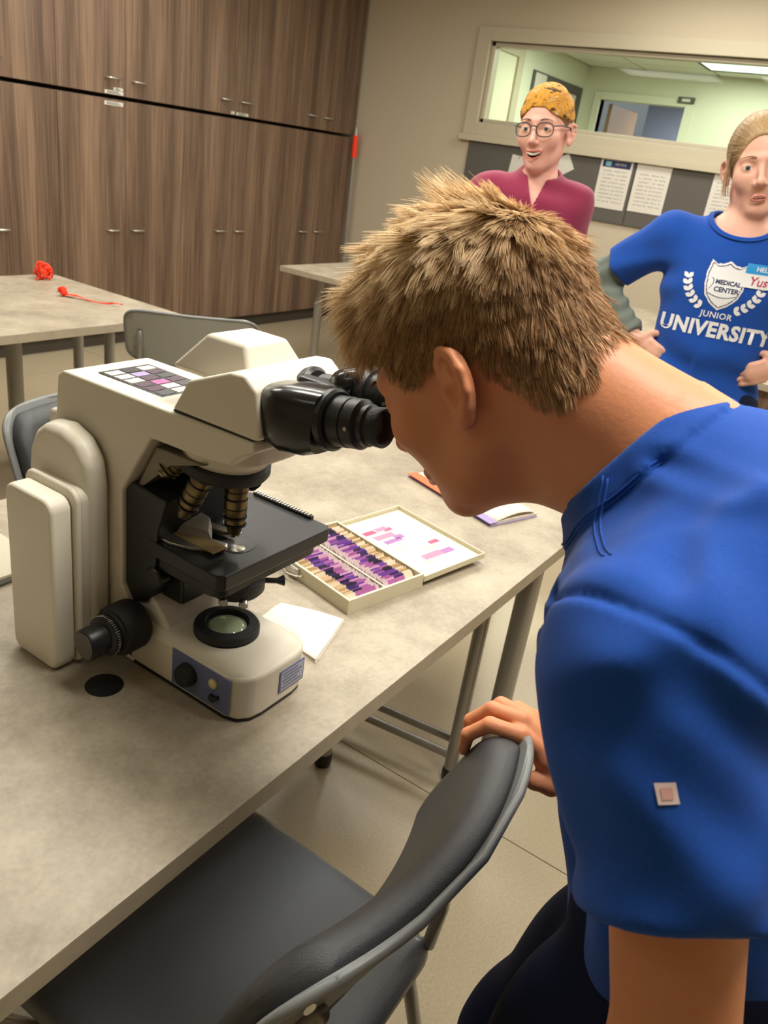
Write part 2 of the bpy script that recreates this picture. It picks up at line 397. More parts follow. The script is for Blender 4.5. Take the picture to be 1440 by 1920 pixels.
MB().bb((WX+.055, oy0+.02, oz0+.02), (WX+.061, oy1-.02, oz1-.02)).obj('pane', gm, win, smooth=0)
struct(MB().bb((WX-.012, -3.2, 0), (WX, 4.38, .1)).obj('baseboard_front', M['base'], bevel=.003))

# the room beyond the window
NX, NY, NC = 8.68, 3.55, 2.5
struct(MB().bb((WX+.12, NY, 0), (NX+.1, NY+.1, NC)).obj('wall_next_left', M['wall_next'], smooth=0))
d0, d1, dz = 2.50, 3.36, 2.215
nb_ = MB(); nb_.bb((NX, -1.6, 0), (NX+.1, d0, NC)); nb_.bb((NX, d1, 0), (NX+.1, NY, NC)); nb_.bb((NX, d0, dz), (NX+.1, d1, NC))
struct(nb_.obj('wall_next_far', M['wall_next'], smooth=0))
struct(MB().bb((WX+.12, -1.7, 0), (NX+.1, -1.6, NC)).obj('wall_next_right', M['wall_next'], smooth=0))
struct(MB().bb((WX+.12, -1.6, -.06), (NX+2.2, NY, 0)).obj('floor_next', M['floor'], smooth=0))
nc = struct(MB().bb((WX+.12, -1.6, NC+.01), (NX+2.2, NY+.1, NC+.05)).obj('ceiling_next', M['grid'], smooth=0))
k = 0
gy = [3.55, 2.96, 2.26, 1.66, 1.05, .45, -.15, -.75, -1.35]; gx = [6.14, 6.46, 7.07, 7.68, 8.29, 8.68]
for i in range(len(gx)-1):
    for j in range(len(gy)-1):
        if i == 3 and j in (2, 3): continue
        MB().bb((gx[i]+.012, gy[j+1]+.012, NC-.0), (gx[i+1]-.012, gy[j]-.012, NC+.012)).obj('ceiling_tile', M['ceiling'], nc, smooth=0)
dm = mat('lit diffuser', (.85, .97, .9), .5, emit=1.6)
def troffer(x, y, z, wx, wy, label, watts, colr):
    t = thing('ceiling_light', label, 'ceiling light', (x, y, z), 0, 'recessed ceiling lights')
    f = MB()
    for a, b in (((x-wx/2, y-wy/2, z-.012), (x+wx/2, y-wy/2+.02, z+.01)), ((x-wx/2, y+wy/2-.02, z-.012), (x+wx/2, y+wy/2, z+.01)), ((x-wx/2, y-wy/2, z-.012), (x-wx/2+.02, y+wy/2, z+.01)), ((x+wx/2-.02, y-wy/2, z-.012), (x+wx/2, y+wy/2, z+.01))): f.bb(a, b)
    f.obj('frame', M['satin'] if z > 2.6 else M['board'], t, smooth=0)
    MB().bb((x-wx/2+.02, y-wy/2+.02, z-.004), (x+wx/2-.02, y+wy/2-.02, z+.006)).obj('diffuser', dm, t, smooth=0)
    l = bpy.data.lights.new('panel_lamp', 'AREA'); l.shape = 'RECTANGLE'; l.size = wx-.06; l.size_y = wy-.06; l.energy = watts; l.color = colr
    lo = bpy.data.objects.new('panel_lamp', l); col.objects.link(lo); lo.location = (x, y, z-.016); lo.parent = t; lo.matrix_parent_inverse = t.matrix_basis.inverted()
for i, (x, y, p) in enumerate(LAMPS):
    troffer(x, y, 2.745, .6, 1.2, 'recessed fluorescent panel in the lab ceiling above the tables', LAMP_MAIN*p, (1, .95, .86))
troffer(7.985, 1.655, NC-.002, .61, 1.21, 'recessed ceiling light seen through the wall window', 22, (.95, 1, .88))
troffer(7.0, 2.6, NC-.002, .61, .61, 'small square ceiling light in the next room, above the window glass', 28, (.95, 1, .88))
# door on left wall of next room, tack board, opening to corridor
dr = struct(MB().bb((6.22, NY-.03, 0), (6.98, NY-.001, 2.32)).obj('door_1', mat('cream door', srgb(226, 222, 196), .5), bevel=.003))
tb = MB(); tb.bb((6.98, NY-.05, 0), (7.09, NY-.0005, 2.42)); tb.bb((6.14, NY-.05, 2.32), (6.98, NY-.0005, 2.42)); struct(tb.obj('trim_1', M['trim'], bevel=.004))
tb = MB(); tb.bb((NX-.03, d0-.07, 0), (NX+.11, d0, dz+.07)); tb.bb((NX-.03, d1, 0), (NX+.11, d1+.07, dz+.07)); tb.bb((NX-.03, d0, dz), (NX+.11, d1, dz+.07)); struct(tb.obj('trim_2', M['wall_next'], bevel=.004))
ob = struct(MB().bb((NX+.12, 3.27, 0), (NX+.95, 3.31, dz-.02)).obj('door_2', M['doorwood'], bevel=.004))
ob.rotation_euler = (0, 0, 0)
struct(MB().bb((NX+2.1, 1.0, 0), (NX+2.2, NY, 2.6)).obj('wall_corridor', M['greydoor'], smooth=0))
MBx = MB().bb((NX+2.05, 2.83, 1.2), (NX+2.098, 3.0, 2.1)).obj('window_2', mat('bright window strip', (.75, .9, 1), .3, emit=1.2), smooth=0); struct(MBx)
wl = MB(); wl.bb((NX+2.03, 2.8, 1.2), (NX+2.1, 2.83, 2.13)); wl.bb((NX+2.03, 3.0, 1.2), (NX+2.1, 3.03, 2.13)); wl.bb((NX+2.03, 2.8, 2.1), (NX+2.1, 3.03, 2.13)); struct(wl.obj('trim_3', mat('dark blue frame', srgb(30, 60, 96), .5), smooth=0))
pl = MB().bb((NX-.045, 2.42, 2.245), (NX-.031, 2.58, 2.30)).obj('room_plaque', M['board'], bevel=.002); tag(pl, 'small dark plaque over the doorway in the next room', 'sign')
MB().bb((NX-.047, 2.46, 2.26), (NX-.045, 2.54, 2.285)).obj('plaque_plate', M['paper'], pl, smooth=0)
lt = bpy.data.lights.new('corridor_lamp', 'AREA'); lt.size = .6; lt.energy = 45; lt.color = (.85, .88, 1); lo = bpy.data.objects.new('corridor_lamp', lt); col.objects.link(lo); lo.location = (NX+1.2, 2.4, 2.45)
tag(lo, 'recessed lamp in the corridor ceiling', 'ceiling light')
b = thing('tack_board', 'grey tack board on the left wall of the next room', 'board', (7.98, NY, 1.9))
MB().bb((7.39, NY-.02, 1.90), (8.57, NY-.001, 2.285)).obj('panel', M['board'], b, bevel=.003)
for x0, x1, z0, z1, lb in ((7.42, 7.66, 1.98, 2.27, 'white flyer at the left end of the tack board in the next room'), (8.2, 8.42, 1.85+.08, 2.2, 'white sheet hung lower right on the tack board in the next room')):
    tag(MB().bb((x0, NY-.024, z0), (x1, NY-.021, z1)).obj('flyer', M['notice'], smooth=0), lb, 'paper')

# tack boards under the window with their notices
for y0, y1, lb in ((1.962, 3.315, 'charcoal tack board under the window, the one behind the woman'), (.45, 1.958, 'charcoal tack board under the window, the one behind the girl')):
    b = thing('tack_board', lb, 'board', (WX, (y0+y1)/2, 1.195))
    MB().bb((WX-.018, y0, 1.195), (WX-.001, y1, 1.62)).obj('panel', M['board'], b, bevel=.003)
def sheet(y0, y1, z0, z1, m, label, rot=0, name='notice', hdr=False):
    cy, cz = (y0+y1)/2, (z0+z1)/2; hw, hh = (y1-y0)/2, (z1-z0)/2
    t = MB().box((0, 0, 0), (.001, 2*hw, 2*hh)).obj(name, m, smooth=0); t.location = (WX-.021, cy, cz); t.rotation_euler = (rot, 0, 0); tag(t, label, 'paper')
    MBp = MB().cyl((-.001, 0, hh-.012), (-.008, 0, hh-.012), .005, n=10); p = MBp.obj('pin', M['satin']); p.parent = t
    if hdr:
        h = MB().box((-.0012, 0, hh-.035), (.0006, 2*hw-.03, .045)).obj('header', M['printnavy'], smooth=0); h.parent = t
        h = MB().box((-.0016, .06, hh-.035), (.0006, .04, .03)).obj('header_emblem', mat('pale teal print', srgb(120, 180, 190), .6), smooth=0); h.parent = t
        v, f = text_geo('NOTICE', .022); mb = MB(); mb.add([(-.0018, -a-.03, b2+hh-.035) for a, b2, c in v], f); h = mb.obj('header_text', M['paper'], smooth=0); h.parent = t
    return t
sheet(1.982, 2.218, 1.288, 1.617, M['notice'], 'white notice with a navy header, left of the pair under the window', hdr=True)
sheet(1.706, 1.952, 1.297, 1.622, M['notice'], 'plain white notice, right of the pair under the window')
sheet(2.43, 2.60, 1.46, 1.58, M['paper'], 'small tilted white card pinned beside the woman', rot=-.55, name='card')
sheet(2.80, 2.93, 1.36, 1.55, M['paper'], 'small white card half hidden behind the woman', rot=.1, name='card')
sheet(1.19, 1.42, 1.33, 1.63, M['notice'], 'white printed sheet partly hidden behind the girl', name='notice')

# ------------------------------------------------------------------ cabinets
us = [(.25, 1.21), (1.21, 2.17), (2.17, 3.13), (3.13, 4.09), (4.09, 5.03), (5.03, 5.985)]
words = ['first', 'second', 'third', 'fourth', 'fifth', 'sixth']
def pull(cx, z, parent):
    m = MB(); y = CY-.0
    m.tube([(cx-.048, y-.002, z), (cx-.044, y-.024, z), (cx-.03, y-.03, z), (cx, y-.032, z), (cx+.03, y-.03, z), (cx+.044, y-.024, z), (cx+.048, y-.002, z)], [.0045, .005, .006, .0075, .006, .005, .0045], 10)
    return m.obj('handle', M['satin'], parent, smooth=60)
for i, (a, b) in enumerate(us):
    for z0, z1, hz, nm, row in ((.1, 1.508, .753, 'tall', 'lower'), (1.528, 2.74, 1.62, 'upper', 'upper')):
        place = {5: 'beside the window wall', 4: 'second from the window wall', 3: 'third from the window wall', 2: 'fourth from the window wall, at the left edge', 1: 'fifth from the window wall', 0: 'sixth from the window wall'}[i]
        c = thing('storage_cabinet', f'brown wood {row} cabinet with two doors, {place}', 'cabinet', ((a+b)/2, CY+.3, z0), 0, f'{row} row of wall cabinets')
        MB().bb((a+.001, CY+.022, z0), (b-.001, 4.98, z1)).obj('body', M['wood'], c, smooth=0)
        for k_, (p, q, hx) in enumerate(((a, (a+b)/2, (a+b)/2-.1), ((a+b)/2, b, (a+b)/2+.095))):
            d = MB().bb((p+.0015, CY, z0+.002), (q-.0015, CY+.02, z1-.002)).obj('door', M['wood'], c, bevel=.0015)
            pull(hx, hz, d)
struct(MB().bb((.25, CY+.05, 0), (5.985, 4.98, .1)).obj('trim_4', M['base'], smooth=0))
def lab(x0, x1, z0, z1, label):
    o = MB().bb((x0, CY-.003, z0), (x1, CY, z1)).obj('label_strip', M['paper'], bevel=.0005); tag(o, label, 'label')
    for r in range(2):
        z = z0+(z1-z0)*(.32+.36*r); MB().bb((x0+.015, CY-.0036, z-.002), (x1-.02-.015*r, CY-.003, z+.002)).obj('print_line', M['board'], o, smooth=0)
lab(3.455, 3.59, 1.533, 1.553, 'white label strip at the foot of the upper cabinet, lower of two')
lab(3.52, 3.588, 1.556, 1.572, 'short white label strip stuck just above another on the upper cabinet')
lab(3.452, 3.59, 1.472, 1.494, 'white label strip at the top of the lower cabinet door')
lab(4.57, 4.69, 1.533, 1.551, 'white label strip under the middle pair of upper cabinet handles')
lab(4.515, 4.55, 1.535, 1.553, 'tiny square white label left of a longer strip')
p = thing('pole', 'thin grey pole with an orange band leaning in the corner by the cabinets', 'pole', (5.93, 4.36, 0))
MB().cyl((5.95, 4.34, 0), (5.915, 4.34, 1.56), .014).obj('shaft', M['legmetal'], p, smooth=60)
MB().cyl((5.9195, 4.34, 1.36), (5.915, 4.34, 1.53), .022).obj('band', M['orange'], p, smooth=60)
MB().cyl((5.915, 4.34, 1.53), (5.914, 4.34, 1.59), .019, .012).obj('cap', M['legmetal'], p, smooth=60)

# ------------------------------------------------------------------ tables
def post(x, y, r, z1, parent, foot=True, m='legmetal'):
    MB().cyl((x, y, .03 if foot else 0), (x, y, z1), r, n=24).obj('leg', M[m], parent, smooth=60)
    if foot: MB().lathe([(r*1.05, 0), (r*1.15, .012), (r*1.15, .03), (r*.9, .045)], (x, y, 0), n=20).obj('foot', M['black'], parent, smooth=60)
def rail(a, b, r, parent, name='rail'): MB().cyl(a, b, r, n=14).obj(name, M['legmetal'], parent, smooth=60)
def tabletop(x0, x1, y0, y1, r, parent, z=.74, th=.03):
    o = MB().prism(rrect(x0, x1, y0, y1, r), 2, z-.0012, z).obj('tabletop', M['laminate'], parent, smooth=30)
    MB().prism(rrect(x0, x1, y0, y1, r), 2, z-th, z-.0012).obj('edge_band', M['lamedge'], parent, bevel=.0015, smooth=30)
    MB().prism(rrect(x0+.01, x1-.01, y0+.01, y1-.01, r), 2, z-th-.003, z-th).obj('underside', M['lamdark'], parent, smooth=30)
T1 = thing('lab_table', 'nearest grey laminate table carrying the microscope', 'table', (1.0, .9, 0))
tabletop(-.05, 1.775, .452, 1.33, .05, T1)
MB().prism(rrect(1.498, 1.544, .482, .528, .018), 2, .0, .707).obj('leg', M['legmetal'], T1, smooth=30)
post(1.52, .595, .017, .707, T1); post(1.34, .87, .02, .707, T1)
MB().bb((1.46, .57, .67), (1.56, .62, .707)).obj('bracket', M['black'], T1, bevel=.006)
for z, dx in ((.10, .0), (.10, -.06)): rail((1.55+dx, .60, z), (1.50+dx, .98, z), .011, T1)
post(1.50, .98, .017, .707, T1)
for y in (.56, 1.22): post(.12, y, .024, .707, T1)
rail((.12, .56, .1), (.12, 1.22, .1), .012, T1)
T2 = thing('lab_table', 'grey laminate table at the left holding orange ribbons', 'table', (1.4, 2.85, 0))
tabletop(.4, 2.275, 2.40, 3.28, .03, T2)
post(1.88, 2.985, .032, .707, T2); post(2.2, 2.79, .022, .707, T2); post(2.2, 3.0, .022, .707, T2); post(.62, 2.6, .032, .707, T2); post(.62, 3.1, .032, .707, T2)
rail((1.88, 2.985, .10), (2.2, 3.0, .10), .011, T2); rail((1.88, 2.985, .16), (2.2, 2.79, .16), .011, T2)
T3 = thing('lab_table', 'far laminate table by the cabinets, only its corner showing past the hair', 'table', (4.5, 2.8, 0))
tabletop(3.79, 5.3, 2.36, 3.24, .01, T3)
for x, y in ((4.0, 3.08), (4.0, 2.5), (5.1, 3.08), (5.1, 2.5)): post(x, y, .026, .707, T3)
T4 = thing('lab_table', 'laminate table behind the girl, below the tack boards', 'table', (4.6, .9, 0))
tabletop(3.87, 5.4, .3, 1.55, .01, T4)
MB().bb((3.93, .36, .1), (3.96, 1.49, .707)).obj('modesty_panel', M['wood'], T4, smooth=0)
for x, y in ((4.0, .42), (4.0, 1.43), (5.3, .42), (5.3, 1.43)): post(x, y, .026, .707, T4)

# ------------------------------------------------------------------ chairs
def chair(label, loc, rz, shellmat='chairshell', group=None):
    root = thing('stacking_chair', label, 'chair', (0, 0, 0), 0, group)
    # backrest: arc panel, reclined
    def bp(u, z, off=0):
        Rr = .51; a = u/Rr; z0_ = z; z = z+.020; tilt = .42*(z-.755)
        x = math.sin(a)*(Rr+off); y = -.245+Rr-math.cos(a)*(Rr+off)-tilt
        return V(x, y, z)
    def back(th, w, z0, z1, rc, off, nu=44, nz=26):
        rings = []
        m = MB()
        for side in (0, 1):
            rows = []
            for j in range(nz+1):
                v = j/nz; row = []
                for i in range(nu+1):
                    u = math.sin((i/nu*2-1)*pi/2)
                    # rounded rectangle mapping
                    zz = z0+(z1-z0)*(.5-.5*math.cos(pi*v)); ww = w
                    dz = min(zz-z0, z1-zz)
                    if dz < rc: ww = w-rc+math.sqrt(max(0, rc*rc-(rc-dz)**2))
                    e = min(1, (1-abs(u))*w/.03, dz/.022 if dz > 0 else 0); e = math.sqrt(max(0, 1-(1-e)**2))
                    o = off+(th/2)*(e if side == 0 else -e)*(-1)
                    row.append(bp(u*ww, zz, o))
                rows.append(row)
            base = len(m.v); m.grid(rows)
            if side == 1: m.f[-(nu*nz):] = [f[::-1] for f in m.f[-(nu*nz):]]
        return m
    m = back(.046, .224, .630, .822, .06, 0); o = m.obj('backrest_pad', M['chairvinyl'], root, smooth=180)
    m = MB(); rows = []
    for j in range(17):
        v = .5-.5*math.cos(pi*j/16); zz = .627+(.828-.627)*v; dz = min(zz-.627, .828-zz); rc = .06; ww = .229 if dz >= rc else .229-rc+math.sqrt(max(0, rc*rc-(rc-dz)**2))
        rows.append([bp(u/20*ww, zz, .022) for u in range(-20, 21)])
    m.grid(rows); sh = m.obj('backrest_shell', M[shellmat], root, smooth=180, solid=.008)
    rimp = []
    for k in range(72):
        t = 2*pi*k/72; cu, cz = abs(math.cos(t))**.35*(1 if math.cos(t) > 0 else -1), abs(math.sin(t))**.35*(1 if math.sin(t) > 0 else -1); rimp.append(bp(cu*.227, .7275+cz*.099, .024))
    MB().tube(rimp+[rimp[0]], .0055, 8, False).obj('rim', M['chairshell'] if shellmat != 'chairshell' else M['satin'] if 0 else M['chairshell'], sh, smooth=180)
    for u, z in ((-.2, .80), (.2, .80), (-.2, .67), (.2, .67)):
        a = bp(u, z, .026); b2 = bp(u, z, .031); MB().cyl(a, b2, .006, n=12).obj('screw', M['chrome'], sh)
    # seat: cushion with soft edge
    m = MB(); n = 26; rows = []
    def edge(u, v):
        e = min((1-abs(u))*.215, (1-abs(v))*.215)/.03; e = min(1, max(0, e)); return math.sqrt(1-(1-e)**2)
    for side in (0, 1):
        rows = []
        for j in range(n+1):
            row = []
            for i in range(n+1):
                u = math.sin((i/n*2-1)*pi/2); v = math.sin((j/n*2-1)*pi/2)
                x = u*.212*(1-.04*(1-v)/2); y = v*.215; rr = .05
                ax_, ay_ = abs(x), abs(y); lx, ly = .212-rr, .215-rr
                if ax_ > lx and ay_ > ly:
                    d = math.hypot(ax_-lx, ay_-ly); mxx = max(ax_-lx, ay_-ly)
                    if d > 1e-6: s_ = mxx/d; x = math.copysign(lx+(ax_-lx)*s_, x); y = math.copysign(ly+(ay_-ly)*s_, y)
                e = edge(u, v); zc = .435-.016*(1-(x/.212)**2)*(1 if y < .1 else .6)-(.018*((y-.12)/.1)**2 if y > .12 else 0)
                row.append(V(x, y, zc+(.024*e-.004 if side == 0 else -.016*e-.004)))
            rows.append(row)
        m.grid(rows)
        if side == 1: m.f[-(n*n):] = [f[::-1] for f in m.f[-(n*n):]]
    m.obj('seat', M['chairseat'], root, smooth=180)
    MB().prism(rrect(-.19, .19, -.19, .19, .04), 2, .405, .418).obj('seat_pan', M['black'], root, bevel=.004)
    for sx in (-1, 1):
        MB().tube([(sx*.19, -.13, .405), (sx*.205, .12, .405), (sx*.22, .18, .38), (sx*.235, .22, .2), (sx*.245, .245, 0.01)], .0115, 12).obj('leg', M['legmetal'], root, smooth=180)
        MB().tube([(sx*.15, -.05, .40), (sx*.2, -.12, .39), (sx*.222, -.175, .30), (sx*.245, -.245, 0.01)], .0115, 12).obj('leg', M['legmetal'], root, smooth=180)
        MB().tube([(sx*.18, -.0, .395), (sx*.185, -.16, .40), (sx*.19, -.205, .44), (sx*.19, -.212, .52), (sx*.185, -.212, .60), (sx*.18, bp(sx*.18, .68, .036).y, .70), (sx*.175, bp(sx*.175, .75, .034).y, .77)], .010, 12).obj('back_upright', M['legmetal'], root, smooth=180)
        for yy in (.245, -.245): MB().lathe([(.014, 0), (.016, .004), (.016, .022), (.012, .026)], (sx*.245, yy, 0), n=14).obj('foot_cap', M['black'], root, smooth=60)
    MB().tube([(-.205, .12, .40), (0, .12, .392), (.205, .12, .40)], .009, 10).obj('cross_bar', M['legmetal'], root, smooth=180)
    root.location = loc; root.rotation_euler = (0, 0, rz)
    return root
CH = chair('charcoal padded chair pushed under the nearest table, held by the boy', (.563, .474, 0), 0)
# rear of the far chair faces the camera
CH2 = chair('grey chair standing behind the microscope, its back panel facing us', (2.165, 2.235, 0), -math.atan2(.74, .67), 'chairlight')
CH3 = chair('grey chair tucked at the far side of the nearest table, mostly behind the microscope', (1.13, 1.24, 0), pi)
# ------------------------------------------------------------------ ribbons on the left table, paper on the far one
def ribbon(pts, wd, label, extra=None):
    t = thing('ribbon_scrap', label, 'ribbon', pts[0][:2]+(.74,))
    rows = []
    for i, (x, y, z, a) in enumerate(pts):
        rows.append([V(x+math.cos(a)*wd*(k/4-.5)*(1+.5*math.sin(i*1.7)), y+math.sin(a)*wd*(k/4-.5), .7415+z+.004*math.sin(k*1.4+i)**2) for k in range(5)])
    MB().grid(rows).obj('strip', M['orange'], t, smooth=180, solid=.0012)
    if extra: extra(t)
def bunch(cx, cy, r, sd):
    def f(t):
        rr = random.Random(sd)
        for q in range(5):
            m = MB(); a0 = rr.random()*6; pts = []
            for k in range(14):
                a = a0+k*.45; pts.append([V(cx+math.cos(a)*r*(.25+.06*k*rr.random()+.2*math.sin(a)), cy+math.sin(a+q)*r*.8, .7425+.001*q+(.5-.5*math.cos(k*.9))*r*(.5+.25*q/2)+dz) for dz in (0, .012)])
            m.grid(pts); m.obj('loop', M['orange'], t, smooth=180, solid=.001)
    return f
ribbon([(2.12+.02*k, 3.17+.008*k, .002, 1.2) for k in range(5)], .03, 'crumpled neon orange ribbon heap at the back of the left table', bunch(2.17, 3.19, .055, 3))
ribbon([(2.035+.0*k+.016*k*.7, 2.865-.03*k, .002+.006*math.sin(k), .6+.2*k) for k in range(9)], .024, 'long twisted neon orange ribbon lying near the front of the left table', bunch(2.03, 2.86, .022, 5))

# ------------------------------------------------------------------ microscope (axis: user side is -Y)
ZT = .74
S = thing('microscope', 'cream compound microscope with black binocular tube and stage on the nearest table', 'microscope', (.70, .72, ZT))
xl, xr = .630, .772; xc = .70; yo = .640     # side faces, centre, optical axis
def Z(z): return ZT+z
def yz(P): return [(y, ZT+z) for y, z in P]
# column and arm
MB().prism(yz([(.915, .0), (.915, .30), (.905, .385), (.893, .393), (.556, .396), (.552, .385), (.576, .372), (.590, .357), (.640, .352), (.722, .350), (.776, .262), (.776, .120), (.755, .085), (.75, 0)]), 0, xl, xr).obj('arm', M['cream'], S, bevel=.004, seg=3)
# faint recessed outline and black inner cheek of the column
MB().prism(yz([(.726, .336), (.640, .338), (.70, .318), (.762, .262), (.772, .25)]), 0, xl+.012, xr-.012).obj('inner_web', M['greymet'], S, bevel=.002)
MB().prism(yz([(.779, .12), (.779, .262), (.765, .275), (.70, .27), (.715, .22), (.72, .13), (.735, .105), (.76, .095)]), 0, xl+.007, xr-.007).obj('focus_block', M['blackmetal'], S, bevel=.003)
# rear shoulders and ribbed housings on both sides
for sx, x0, nm in ((-1, xl, ''), (1, xr, '')):
    pr_ = yz([(.935, .0), (.935, .25), (.930, .285), (.915, .315), (.893, .332), (.855, .337), (.822, .326), (.800, .300), (.794, .265), (.794, 0)])
    m = MB().prism(pr_, 0, x0-(.002 if sx < 0 else -.002), x0+sx*.034, scale=.93); m.obj('shoulder', M['cream'], S, bevel=.012, seg=4)
    for k, (xa, xb, y0, y1, zt) in enumerate(((.028, .044, .802, .905, .262), (.0455, .055, .796, .906, .267), (.0565, .088, .802, .900, .258))):
        a, b = sorted((x0+sx*xa, x0+sx*xb))
        MB().prism(rrect(y0, y1, ZT, ZT+zt, .018), 0, a, b).obj('housing_rib' if k < 2 else 'side_housing', M['cream'], S, bevel=.006, seg=3)
MB().bb((xl+.004, .913, Z(.004)), (xr-.004, .935, Z(.33))).obj('rear_cover', M['cream'], S, bevel=.008, seg=3)
# sticker with stained images on the arm top
st = MB().bb((.660, .737, Z(.3942)), (.744, .860, Z(.3948))).obj('image_sticker', M['black'], S, smooth=0)
rr = random.Random(2)
cols_ = [M['white'], M['violet'], mat('stain magenta', srgb(196, 90, 150), .5), mat('stain violet', srgb(92, 60, 140), .5), mat('stain red', srgb(190, 70, 66), .5), M['black'], mat('stain brown', srgb(70, 40, 60), .5)]
for i in range(3):
    for j in range(6):
        c_ = cols_[rr.randrange(7)] if 1 <= j <= 4 else (M['white'] if (i+j) % 2 else M['black'])
        MB().bb((.664+.0262*i, .741+.0195*j, Z(.3948)), (.687+.0262*i, .756+.0195*j, Z(.3953))).obj('sticker_frame', c_, st, smooth=0)
# base: side walls with rounded front, step, domed top
base_poly = [(xl, .79), (xl, .575), (xl+.006, .556), (xl+.02, .545), (xl+.04, .5415), (xr-.04, .5415), (xr-.02, .545), (xr-.006, .556), (xr, .575), (xr, .79)]
MB().prism([(a, b) for a, b in base_poly], 2, Z(.003), Z(.070)).obj('base', M['cream'], S, bevel=.007, seg=4)
MB().prism([(xc+(a-xc)*.985, .66+(b-.66)*.985) for a, b in base_poly], 2, Z(.0005), Z(.004)).obj('base_foot', M['black'], S)
rows = []
for k in range(11):
    t = k/10; sc_ = 1-.30*t**1.4; h = .066+.012*(1-(1-t)**2.4)
    rows.append([V(xc+(a-xc)*(.97*(1-.30*t**1.3)), .665+(b-.665)*(.97*(1-.34*t**1.3)), Z(h)) for a, b in rrect(xl, xr, .5415, .79, .032, 6)])
mm = MB().grid(rows, closed=True); n_ = len(rows[0]); mm.f.append(tuple(range(10*n_, 11*n_))); mm.obj('base_top', M['cream'], S, smooth=60)
MB().prism(yz([(.78, .04), (.78, .150), (.755, .140), (.705, .090), (.692, .074), (.692, .04)]), 0, xl+.012, xr-.012).obj('neck_ramp', M['cream'], S, bevel=.006, seg=3)
# control panel on the left wall, rating plate on the front
cp = MB().prism(yz([(.672, .010), (.565, .010), (.565, .066), (.672, .066)]), 0, xl-.0012, xl+.001).obj('control_panel', M['bluepanel'], S, bevel=.0005)
MB().lathe([(.0165, 0), (.0165, .003), (.015, .012), (.0135, .014), (.0, .0142)], (xl-.001, .640, Z(.040)), (-1, 0, 0), 40).obj('dimmer_knob', M['rubber'], cp, smooth=50)
MB().lathe([(.0072, 0), (.0072, .002), (.0055, .0035), (.0, .004)], (xl-.001, .594, Z(.048)), (-1, 0, 0), 24).obj('push_button', mat('cream push button', srgb(228, 212, 150), .4), cp, smooth=50)
MB().box((xl-.004, .5925, Z(.027)), (.006, .010, .008), Matrix.Rotation(.3, 3, 'X')).box((xl-.004, .586, Z(.030)), (.005, .009, .005), Matrix.Rotation(-.5, 3, 'X')).obj('switch', M['black'], cp, bevel=.001)
rp = MB().bb((.700, .5402, Z(.020)), (.752, .5418, Z(.056))).obj('rating_plate', M['bluepanel'], S, bevel=.0006)
MB().bb((.703, .5398, Z(.023)), (.749, .5403, Z(.053))).obj('plate_field', mat('pale plate print', srgb(178, 180, 196), .5), rp, smooth=0)
for k in range(5):
    MB().bb((.706+.002*(k % 2), .5395, Z(.0268+.0055*k)), (.745-.004*((k*2) % 3), .5399, Z(.0292+.0055*k))).obj('plate_line', M['bluepanel'], rp, smooth=0)
# field lens
fy = yo
fr_ = MB().lathe([(.046, .0), (.046, .006), (.0435, .008), (.0455, .0095), (.0455, .016), (.043, .0195), (.031, .0215), (.029, .0185), (.029, .010)], (xc-.002, fy, Z(.0715)), n=64).obj('field_lens_ring', M['rubber'], S, smooth=40)
MB().lathe([(.0288, 0), (.0288, .0015), (.020, .0055), (.010, .0075), (.0, .008)], (xc-.002, fy, Z(.084)), n=48).obj('field_lens', M['glass'], fr_, smooth=180)
# focus knobs on both sides
for sx, x0 in ((-1, xl), (1, xr)):
    k1 = MB().lathe([(.030, -.002), (.0345, .004), (.036, .008), (.036, .036), (.034, .040), (.029, .041), (.028, .044)], (x0, .745, Z(.074)), (sx, 0, 0), 64).obj('coarse_focus_knob', M['rubber'], S, smooth=40)
    k2 = MB().lathe([(.0265, .043), (.0275, .046), (.0275, .056), (.025, .058), (.0215, .059), (.0215, .083), (.020, .086), (.0, .0865)], (x0, .745, Z(.074)), (sx, 0, 0), 48).obj('fine_focus_knob', M['black'], k1, smooth=40)
    MB().lathe([(.0185, .0862), (.0185, .0875), (.0, .0878)], (x0, .745, Z(.074)), (sx, 0, 0), 32).obj('knob_cap', M['greymet'] if 0 else mat('dark grey cap', srgb(70, 62, 54), .4), k1)
    for k in range(40):
        a = 2*pi*k/40
        c_ = V(x0+sx*.0572, .745+.0262*math.cos(a), Z(.074)+.0262*math.sin(a))
    gr = MB()
    for k in range(50):
        a = 2*pi*k/50; ln = .004 if k % 5 == 0 else .0022
        gr.box((x0+sx*.051, .745+.0276*math.cos(a), Z(.074)+.0276*math.sin(a)), (ln*1.6, .0005, .0005))
    g_ = gr.obj('scale_marks', M['paper'], k1, smooth=0); g_['kind'] = 'stuff'
